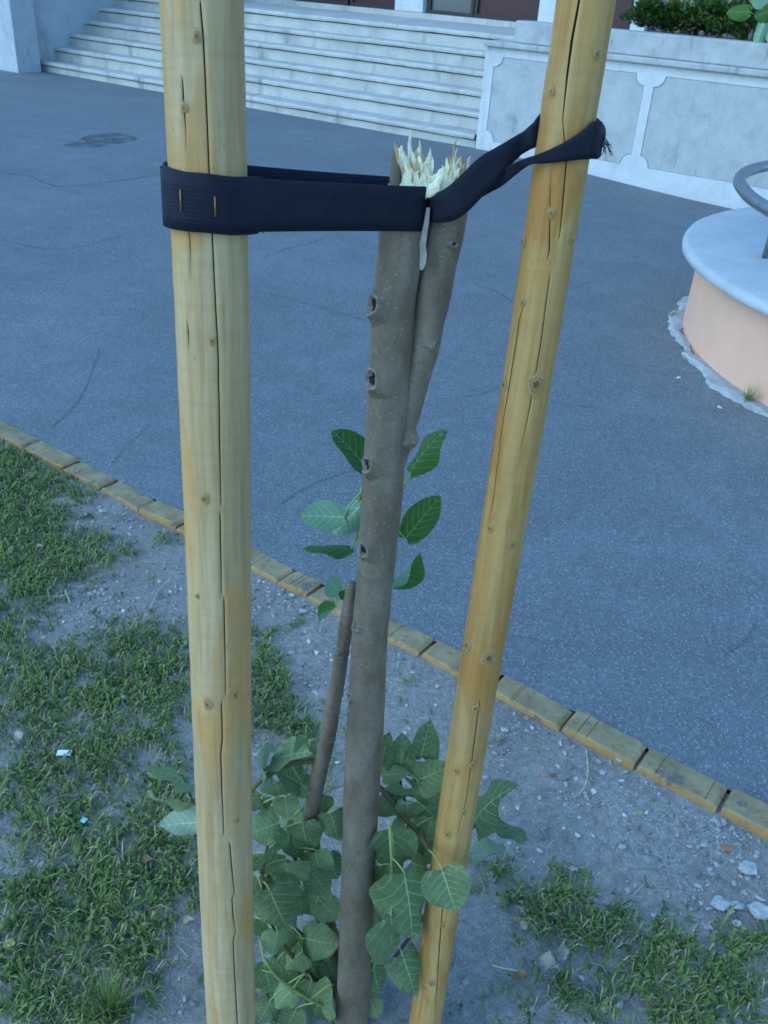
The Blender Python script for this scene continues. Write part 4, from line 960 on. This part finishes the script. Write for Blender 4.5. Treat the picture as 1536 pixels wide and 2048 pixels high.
# upper shoot behind the trunk
shoots.clear()
up1 = shoot([(760, 1190, .935), (783, 1165, .95), (786, 1100, .957), (790, 1040, .96), (802, 985, .965), (822, 950, .97)], .0026, .0014, 'petiole')
up2 = shoot([(735, 1110, .94), (715, 1075, .955), (716, 1030, .96), (722, 985, .96), (735, 945, .965)], .0022, .0014, 'petiole')
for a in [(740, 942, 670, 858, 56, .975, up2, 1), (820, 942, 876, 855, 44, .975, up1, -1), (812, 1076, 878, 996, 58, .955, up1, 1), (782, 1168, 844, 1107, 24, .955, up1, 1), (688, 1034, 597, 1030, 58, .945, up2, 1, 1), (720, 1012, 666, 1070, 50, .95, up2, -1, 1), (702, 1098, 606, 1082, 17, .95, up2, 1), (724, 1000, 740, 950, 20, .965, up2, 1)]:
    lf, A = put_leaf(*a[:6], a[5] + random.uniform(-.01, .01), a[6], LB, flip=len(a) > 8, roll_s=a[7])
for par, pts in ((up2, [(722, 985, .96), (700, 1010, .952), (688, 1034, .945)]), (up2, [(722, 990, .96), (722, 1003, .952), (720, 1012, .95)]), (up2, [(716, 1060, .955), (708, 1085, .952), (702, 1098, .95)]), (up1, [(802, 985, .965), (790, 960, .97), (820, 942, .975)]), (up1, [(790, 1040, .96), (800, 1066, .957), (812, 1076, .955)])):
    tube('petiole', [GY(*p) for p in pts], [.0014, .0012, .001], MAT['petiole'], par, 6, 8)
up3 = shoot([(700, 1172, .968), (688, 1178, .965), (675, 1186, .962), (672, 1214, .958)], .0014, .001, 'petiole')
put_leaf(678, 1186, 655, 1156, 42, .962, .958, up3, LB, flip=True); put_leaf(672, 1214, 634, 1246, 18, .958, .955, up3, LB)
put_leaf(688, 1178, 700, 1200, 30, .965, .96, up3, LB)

bp = empty('broadleaf_plant', ST(SU(1540, 80, .45)[0], .45, WT + .12), 'plant with large pale heart shaped leaves at the top right corner', 'plant')
for (x0, y0, x1, y1, w) in [(1500, 24, 1452, 22, 30), (1540, 2, 1500, -10, 34), (1545, 20, 1508, 34, 34), (1530, 34, 1512, 92, 30), (1560, 40, 1545, 95, 40), (1580, 0, 1610, 40, 40), (1560, -40, 1530, -60, 40), (1600, -30, 1650, -10, 40)]:
    Pa = ST(*(lambda q: (q[0], .30, q[1]))(SU(x0, y0, .30))); Pb = ST(*(lambda q: (q[0], .27, q[1]))(SU(x1, y1, .27)))
    put_leaf(x0, y0, x1, y1, w, Pa[1], Pb[1], bp, LB, flip=random.random() < .6)
    q0 = ST(SU(1560, 40, .45)[0], .47, WT + .12); tube('stem', [q0, lerp(q0, Pa, .6) + zz * .06, Pa], [.006, .004, .003], MAT['petiole'], bp, 6, 8)
# ------------------------------------------------------------------ grass, straw, gravel
BL = [(10, 905, 60, 55, 1), (45, 950, 85, 60, 1), (50, 1040, 100, 70, 1), (60, 1110, 120, 70, 1), (170, 1110, 90, 55, .9), (230, 1090, 40, 25, .4), (30, 1190, 60, 50, .7), (300, 1290, 80, 55, 1), (340, 1330, 90, 60, 1), (250, 1360, 100, 60, .75), (120, 1400, 120, 70, .5), (280, 1440, 120, 60, .7), (40, 1540, 90, 80, .6), (180, 1520, 100, 60, .5), (330, 1560, 80, 70, .6), (60, 1640, 120, 60, .55), (300, 1660, 100, 60, .75), (200, 1760, 150, 80, .8), (330, 1750, 80, 70, .6), (80, 1850, 140, 80, .8), (260, 1860, 120, 70, .75), (60, 1960, 120, 90, .9), (180, 2020, 120, 70, .9), (380, 1600, 60, 60, .5),
      (180, 985, 40, 22, .55), (120, 960, 60, 30, .5), (345, 1070, 34, 26, .7), (355, 1140, 26, 18, .6), (540, 1345, 60, 60, 1), (570, 1410, 70, 55, 1), (620, 1460, 60, 45, .9), (520, 1290, 40, 40, .7), (600, 1245, 34, 22, .5), (500, 1200, 30, 25, .5), (780, 1405, 26, 26, .5), (800, 1425, 18, 16, .5), (640, 1210, 20, 14, .3), (815, 1365, 14, 12, .5),
      (960, 1760, 55, 40, .7), (1010, 1730, 40, 25, .5), (1130, 1790, 75, 50, 1), (1080, 1830, 90, 50, .8), (1180, 1860, 90, 55, .8), (1280, 1880, 90, 55, .75), (1380, 1910, 90, 60, .95), (1480, 1950, 90, 70, 1), (1420, 2010, 120, 70, .9), (1250, 1980, 110, 60, .5), (1100, 1990, 90, 50, .35), (1180, 2030, 100, 50, .5), (1420, 1755, 24, 16, .8), (1500, 1870, 60, 30, .6), (560, 2010, 90, 60, .5), (760, 2020, 60, 40, .4), (640, 1560, 60, 50, .6), (700, 1480, 40, 40, .4), (200, 1600, 260, 200, .35), (180, 1900, 260, 200, .35), (1250, 1930, 320, 110, .25), (350, 1930, 70, 60, .3), (140, 1300, 120, 70, .3), (15, 1240, 70, 60, .75), (60, 1330, 90, 50, .7), (150, 1290, 80, 40, .45), (20, 1420, 80, 60, .5), (230, 1230, 50, 25, .25)]
def dens(P):
    d = 0
    v_ = P - CP; z = v_ @ FW; x = 768 + FPX * (v_ @ RT) / z; y = 1024 - FPX * (v_ @ UP) / z
    for bx, by, sx, sy, w in BL:
        q = ((x - bx) / sx) ** 2 + ((y - by) / sy) ** 2
        if q < 4: d += w * math.exp(-q * .9)
    return d
TARGET = 40000; gv = []; gf = []; gt = []
cand = 0; made = 0
GX0, GX1, GY0, GY1 = -1.75, 1.15, .55, 3.25
cells = {}
def cdens(x, y):
    k = (int(x / .02), int(y / .02))
    if k not in cells: cells[k] = dens(np.array([(k[0] + .5) * .02, (k[1] + .5) * .02, 0.01]))
    return cells[k]
def blade(p, yaw, lean_, L, w, tone, broad=False):
    d = np.array([math.cos(yaw), math.sin(yaw), 0]); s = np.array([-d[1], d[0], 0]) * w; k = len(gv)
    m = p + d * L * .45 * lean_ + zz * L * .55; e = p + d * L * (.5 + .45 * lean_) * lean_ + zz * L * (.85 - .55 * lean_)
    if broad:
        gv.extend([p, m + s, e, m - s]); gf.append((k, k + 1, k + 2, k + 3)); gt.append(tone)
    else:
        gv.extend([p - s * .8, p + s * .8, m + s, m - s, e]); gf.append((k, k + 1, k + 2, k + 3)); gf.append((k + 3, k + 2, k + 4)); gt.extend([tone, tone])
while made < 4700 and cand < 400000:
    cand += 1
    x = random.uniform(GX0, GX1); y = random.uniform(GY0, GY1); n_ = nn[0] * x + nn[1] * y
    if n_ > KN0 - .006: continue
    d = cdens(x, y)
    if d < .03: continue
    cl = mnoise.noise(Vector((x * 9, y * 9, 2))) * .5 + mnoise.noise(Vector((x * 30, y * 30, 6))) * .6
    pr = min(1, max(.05 * min(1, d * 2.5), d * .8 - .16 + cl * 1.0)) ** 1.4
    if random.random() > pr: continue
    made += 1; hue = random.gauss(0, .12) + .22 * mnoise.noise(Vector((x * 6, y * 6, 21))); hf = (.55 + .55 * min(d, 1)) * random.uniform(.6, 1.35); weed = random.random() < .42; nb_ = random.randint(3, 10) if d > .3 else random.randint(1, 5)
    for _ in range(nb_):
        px = x + random.gauss(0, .008); py = y + random.gauss(0, .008); p = np.array([px, py, soil_z(px, py) - .001])
        if nn[0] * px + nn[1] * py > KN0 - .004: continue
        r_ = random.random(); tone = min(.79, max(0, .40 + hue + random.gauss(0, .12)))
        if r_ < .24: blade(p, random.uniform(0, 6.3), random.uniform(.7, 1.3), random.uniform(.014, .045) * hf, random.uniform(.0005, .0013), random.uniform(.76, 1))
        elif weed: blade(p + zz * random.uniform(0, .010) * hf, random.uniform(0, 6.3), random.uniform(.5, 1.2), random.uniform(.010, .024) * hf, random.uniform(.0025, .0055), tone, True)
        else: blade(p, random.uniform(0, 6.3), random.uniform(.3, 1.2), random.choice((.7, 1, 1.6)) * random.uniform(.014, .034) * hf, random.uniform(.0008, .0022), tone)
g = mesh_obj('grass', gv, gf, MAT['grass']); tone_attr(g, gt); tag(g, 'patchy short grass and small weeds on the bare soil', 'grass', kind='stuff')
# scattered dry straw and clippings
gv = []; gf = []; gt = []
for i in range(3200):
    x = random.uniform(GX0, GX1); y = random.uniform(GY0, GY1)
    if nn[0] * x + nn[1] * y > KN0 - .01: continue
    if random.random() > .25 + .7 * min(1, cdens(x, y)): continue
    p = np.array([x, y, soil_z(x, y) + random.uniform(.002, .010)]); yaw = random.uniform(0, 6.3); d = np.array([math.cos(yaw), math.sin(yaw), random.uniform(-.1, .12)]); L = random.uniform(.008, .05) if random.random() < .9 else random.uniform(.05, .09)
    s = np.array([-d[1], d[0], 0]) * random.uniform(.0005, .0011); b = np.array([-d[1], d[0], 0]) * L * random.uniform(-.2, .2); k = len(gv)
    gv.extend([p - s, p + s, p + d * L * .5 + b + s, p + d * L * .5 + b - s, p + d * L]); gf.extend([(k, k + 1, k + 2, k + 3), (k + 3, k + 2, k + 4)]); t_ = random.uniform(.82, 1); gt.extend([t_, t_])
g = mesh_obj('straw', gv, gf, MAT['grass']); tone_attr(g, gt); tag(g, 'dry straw bits scattered over soil and grass', 'straw', kind='stuff')
# gravel
GB = [(1440, 1700, 110, 60, 1), (1480, 1780, 90, 60, 1), (1500, 1690, 60, 40, 1), (1250, 1570, 120, 35, .8), (1380, 1640, 120, 40, .9), (1130, 1480, 90, 30, .6), (1060, 1430, 70, 30, .5), (560, 1180, 70, 30, 1), (620, 1210, 60, 25, .8), (520, 1150, 40, 25, 1), (800, 1290, 70, 25, .6), (880, 1350, 60, 30, .6), (190, 1190, 60, 40, .9), (180, 1240, 70, 30, .6), (40, 1725, 50, 35, 1.2), (230, 1040, 70, 25, .5), (1200, 1620, 150, 60, .35), (1000, 1500, 80, 60, .25), (1420, 1830, 100, 40, .8), (1180, 2000, 70, 40, .4), (330, 1400, 60, 40, .4), (60, 1470, 80, 50, .3), (640, 1330, 110, 60, .35), (1100, 1700, 150, 80, .15), (300, 1980, 90, 60, .3), (350, 1180, 60, 50, .4)]
ico = bmesh.new(); bmesh.ops.create_icosphere(ico, subdivisions=1, radius=1); IV = np.array([q.co[:] for q in ico.verts]); IF = [tuple(q.index for q in fc.verts) for fc in ico.faces]; ico.free()
def gd(x, y):
    v_ = np.array([x, y, 0]) - CP; z = v_ @ FW; px = 768 + FPX * (v_ @ RT) / z; py = 1024 - FPX * (v_ @ UP) / z
    return sum(w * math.exp(-.9 * (((px - a) / s) ** 2 + ((py - b) / t_) ** 2)) for a, b, s, t_, w in GB) + .035
sv = []; sf = []; stn = []; k = 0; tries = 0
while k < 9500 and tries < 220000:
    tries += 1; x = random.uniform(GX0, GX1); y = random.uniform(GY0, GY1)
    if nn[0] * x + nn[1] * y > KN0 - .008 or random.random() > gd(x, y): continue
    s = min(.0075, .0010 * math.exp(random.expovariate(1.7))); sc = np.array([s * random.uniform(.7, 1.5), s * random.uniform(.6, 1.1), s * random.uniform(.35, .75)])
    a = random.uniform(0, 6.3); ca, sa = math.cos(a), math.sin(a); V_ = IV * (1 + rng.uniform(-.42, .38, (12, 1))) * sc
    V_ = np.c_[V_[:, 0] * ca - V_[:, 1] * sa, V_[:, 0] * sa + V_[:, 1] * ca, V_[:, 2]] + np.array([x, y, soil_z(x, y) + sc[2] * .35])
    b = len(sv); sv.extend(map(tuple, V_)); sf.extend((p + b, q + b, r + b) for p, q, r in IF); stn.extend([min(.96, max(0, random.gauss(.45, .24))) if random.random() > .018 else random.uniform(.97, 1)] * len(IF)); k += 1
g = mesh_obj('gravel', sv, sf, MAT['gravel']); tone_attr(g, stn); tag(g, 'small pale gravel scattered over the bare soil', 'gravel', kind='stuff')

gv = []; gf = []; gt = []
for i in range(5200):
    px = random.uniform(-20, 1560); py = 620 + 1000 * random.random() ** .8
    P = G(px, py, .018); n_ = nn @ P
    if n_ < KN1 + .01 or random.random() > .12 + .75 * smooth(700, 1500, py) + .25 * mnoise.noise(Vector((P[0] * 3, P[1] * 3, 7))) or (P[0] - CX) ** 2 + (P[1] - CY) ** 2 < (RW + .08) ** 2: continue
    p = np.array([P[0], P[1], asph_z(P) + .0012]); a = random.uniform(0, 6.3); L = random.uniform(.002, .0055) * random.choice((1, 1, 1.5)); w = L * random.uniform(.2, .5); d = np.array([math.cos(a), math.sin(a), 0]); s_ = np.array([-d[1], d[0], 0]) * w; k = len(gv)
    gv.extend([p - d * L * .5, p - s_ * .5 + zz * .0006, p + d * L * .5, p + s_ * .5 + zz * .001]); gf.append((k, k + 1, k + 2, k + 3)); gt.append(min(.96, max(0, random.gauss(.62, .25))))
g = mesh_obj('debris', gv, gf, MAT['gravel']); tone_attr(g, gt); tag(g, 'tiny pale flakes of dry debris strewn over the asphalt near the kerb', 'debris', kind='stuff')
# larger single stones
def rock(x, y, wpx, label, hfac=.5, mat='stone', group='pale stones in the gravel at right'):
    P = G(x, y, 0.005); r = wpx / 2 / FPX * depth(P); bm = bmesh.new(); bmesh.ops.create_icosphere(bm, subdivisions=2, radius=1)
    sd_ = random.random() * 50; vs = []
    for q in bm.verts:
        c = q.co; n_ = 1 + .55 * mnoise.noise(c * 1.5 + Vector((sd_, 0, 0))) + .4 * mnoise.noise(c * 3.1 + Vector((0, sd_, 0))); vs.append((P[0] + c.x * r * n_, P[1] + c.y * r * .8 * n_, P[2] + (c.z * .7 + .3) * r * hfac * n_))
    o = mesh_obj('stone', vs, [tuple(q.index for q in fc.verts) for fc in bm.faces], MAT[mat], None, False, origin=P); bm.free()
    tag(o, label, 'stone', group)
for x, y, w, lb in [(1495, 1738, 38, 'angular white stone at right edge, just below the gravel by the kerb'), (1440, 1808, 36, 'left one of three pale stones at right above the grass'), (1474, 1812, 26, 'middle one of three pale stones at right above the grass'), (1520, 1822, 44, 'large pale stone cut by the right photo edge above the grass'), (1474, 1846, 18, 'small pale stone under the three stones at right'), (1010, 1460, 14, 'small grey stone beside the amber stake, near the kerb'), (1238, 1520, 13, 'white pebble touching the kerb bricks at right'), (1308, 1832, 14, 'white pebble alone on bare soil above right grass'), (1244, 1694, 15, 'pair-like white pebble in the middle of the bare soil'), (1145, 1738, 15, 'pale pebble at the upper edge of the right grass patch'), (1408, 1690, 14, 'grey pebble left of the red brick bit at right'), (605, 1222, 14, 'pale pebble beside the kerb left of the small stem'), (585, 1190, 12, 'small round stone at the kerb between left stake and tree'), (205, 1022, 13, 'white stone by the left kerb near the grass'), (808, 1466, 12, 'white pebble right of the trunk above the leaves'), (1205, 2020, 16, 'pale stone at the bottom edge in the right grass')]:
    rock(x, y, w, lb, .55)
rock(1452, 1696, 22, 'flat reddish brick fragment in the gravel at right', .4, None or 'redfrag', None) if MAT.setdefault('redfrag', m_plain('red_fragment', (.36, .17, .11), .9, .3, 80, .3)) else None

# litter and fallen leaves
def flat_thing(name, x, y, wpx, hpx, rot, mat, label, cat, z=.012, curl=.25, leafy=True):
    P = G(x, y, z); k = depth(P) / FPX; v = []; f = []; NV, NU = 9, 5
    ca, sa = math.cos(rot), math.sin(rot)
    for i in range(NV):
        t = i / (NV - 1); w = ((math.sin(math.pi * t ** .8) ** 1.15 if 0 < t < 1 else 0) * (1 + .18 * math.sin(i * 2.4 + x)) if leafy else 1)
        for j in range(NU):
            q = 2 * j / (NU - 1) - 1; X = (t - .5) * wpx * k; Yq = q * w * hpx / 2 * k * 1.6; Z = curl * hpx * k * ((q * q * 1.1 + math.sin(t * 4 + x) * .5 + q * math.sin(t * 6 + y) * .6) if leafy else (q * q * .5 + math.sin(t * 4) * .3))
            v.append(P + np.array([X * ca - Yq * sa, X * sa + Yq * ca, Z]))
    for i in range(NV - 1):
        for j in range(NU - 1): f.append((i * NU + j, i * NU + j + 1, (i + 1) * NU + j + 1, (i + 1) * NU + j))
    b = len(v); v += [q - zz * .0008 for q in v]; f += [tuple(b + q for q in fc)[::-1] for fc in f]
    o = mesh_obj(name, v, f, MAT[mat], None, True, origin=P); return tag(o, label, cat)
MAT['yleaf'] = m_plain('yellow_leaf', (.50, .46, .14), .7, .3, 60, .2); MAT['pleaf'] = m_plain('pale_dead_leaf', (.36, .33, .27), .8, .25, 60, .2); MAT['blue'] = m_plain('blue_foil', (.35, .62, .70), .3, .15, 60, .1)
MAT['brown'] = m_plain('brown_leaf', (.30, .19, .10), .8, .3, 60, .2)
flat_thing('paper_scrap', 128, 1506, 28, 9, .12, 'paper', 'small bright white paper scrap in the left grass', 'litter', .022, .2, False)
flat_thing('foil_scrap', 168, 1640, 12, 7, 1.2, 'blue', 'tiny pale blue foil scrap in the left grass', 'litter', .016, .2, False)
flat_thing('fallen_leaf', 20, 1888, 24, 14, 1.3, 'yleaf', 'yellow fallen leaf at the lower left photo edge', 'leaf', .022)
flat_thing('fallen_leaf', 1092, 1934, 46, 22, -.3, 'pleaf', 'large pale curled dead leaf lower right, left of its darker neighbour', 'leaf', .012, .6)
flat_thing('fallen_leaf', 1122, 1912, 38, 16, 1.2, 'pleaf', 'upright pale curled dead leaf touching a larger pale one', 'leaf', .014, .9)
flat_thing('fallen_leaf', 1042, 1952, 28, 11, -.2, 'brown', 'small orange brown dead leaf left of the pale curled leaves', 'leaf', .010, .5)
flat_thing('fallen_leaf', 995, 1478, 26, 9, .7, 'dry', 'narrow pale leaf on the soil right of the amber stake', 'leaf', .010, .5)
flat_thing('fallen_leaf', 1048, 1853, 24, 10, .5, 'dry', 'tan dead leaf under the grass patch right of the amber stake', 'leaf', .012, .5)
flat_thing('fallen_leaf', 295, 1722, 26, 12, .1, 'brown', 'brown dead leaf in grass just left of the thick stake', 'leaf', .014, .4)
flat_thing('fallen_leaf', 375, 1842, 26, 12, .05, 'dry', 'tan dead leaf on soil at the foot of the thick stake', 'leaf', .010, .4)
flat_thing('fallen_leaf', 35, 1480, 26, 20, .6, 'pleaf', 'pale dead leaf in the grass above the white paper scrap', 'leaf', .014, .4)
flat_thing('fallen_leaf', 265, 1362, 14, 9, .6, 'brown', 'small orange leaf on top of the upper left grass', 'leaf', .028, .4)
flat_thing('fallen_leaf', 80, 1094, 16, 7, -.2, 'dry', 'tan dead leaf among the far left grass', 'leaf', .028, .4)
flat_thing('fallen_leaf', 1282, 1632, 22, 9, .3, 'dry', 'pale leaf on the bare soil near the right kerb', 'leaf', .010, .4)
MAT['straw'] = m_plain('straw_stalk', (.52, .46, .30), .7, .2, 80, .1)
def stalk(pts, r, label):
    P = [G(x, y, .006) for x, y in pts]; n_ = len(P); o = tube('dry_stalk', P, [r] * n_, MAT['straw'], None, 6, n_ * 5, origin=P[0]); tag(o, label, 'stalk')
stalk([(1172, 1500), (1176, 1540), (1168, 1575), (1148, 1594)], .0013, 'bent straw stalk on bare soil near the right kerb')
stalk([(984, 1930), (1010, 1937), (1050, 1944)], .0017, 'straight pale stalk lower right beside the dead leaves')
stalk([(340, 1158), (318, 1180), (292, 1232)], .0013, 'thin curved stalk on soil left of the thick stake')
stalk([(290, 1240), (310, 1228), (332, 1212)], .0010, 'short thin stalk on soil above the left grass')
stalk([(130, 1180), (140, 1205)], .0016, 'short pale stalk at the edge of the far left grass')
stalk([(322, 1762), (350, 1762), (370, 1755)], .0016, 'pale stalk in the grass left of the thick stake')

# tufts
def tuft(name, x, y, n_, hgt, spread, label, tone=(.1, .7), z=0):
    P = G(x, y, z); r = empty(name, P, label, 'grass'); v = []; f = []; tn = []
    for i in range(n_):
        yaw = random.uniform(0, 6.3); d = np.array([math.cos(yaw), math.sin(yaw), 0]); L = hgt * random.uniform(.45, 1.1); ln = random.uniform(.1, spread); s = np.array([-d[1], d[0], 0]) * random.uniform(.0007, .0014)
        b = P + d * random.uniform(0, .02) + np.array([random.uniform(-.01, .01), random.uniform(-.01, .01), 0]); k = len(v)
        for q in (0, .35, .7, 1): 
            c = b + d * L * ln * q ** 1.7 + zz * L * q * (1 - .35 * ln * q); w = s * (1 - q * .95); v += [c - w, c + w]
        f += [(k + 2 * j, k + 2 * j + 1, k + 2 * j + 3, k + 2 * j + 2) for j in range(3)]; t_ = random.uniform(*tone) if random.random() > .15 else random.uniform(.8, 1); tn += [t_] * 3
    o = mesh_obj('blades', v, f, MAT['grass'], r); tone_attr(o, tn); tag(o, kind='stuff'); return r
tuft('grass_tuft', 215, 2030, 150, .11, .75, 'spiky grass tuft with dry seed stalks at the lower left', (.15, .75))
tuft('grass_tuft', 190, 1520, 50, .05, .9, 'small spiky tuft right of the white paper scrap', (.2, .8))
tuft('weed_clump', 1496, 806, 110, .11, .9, 'green weed clump growing at the foot of the peach planter', (.3, .72), .02)
tuft('weed_clump', 1345, 632, 40, .07, .9, 'faded weed at the far left foot of the peach planter', (.3, .95), .02)
# pale crumbs on the asphalt by the planter
flat_thing('paper_scrap', 1440, 816, 12, 6, .1, 'paper', 'white crumb on asphalt left of the green weed clump', 'litter', .024, .3)
flat_thing('paper_scrap', 1357, 757, 12, 5, .5, 'paper', 'white crumb on asphalt by the planter footing', 'litter', .024, .3)
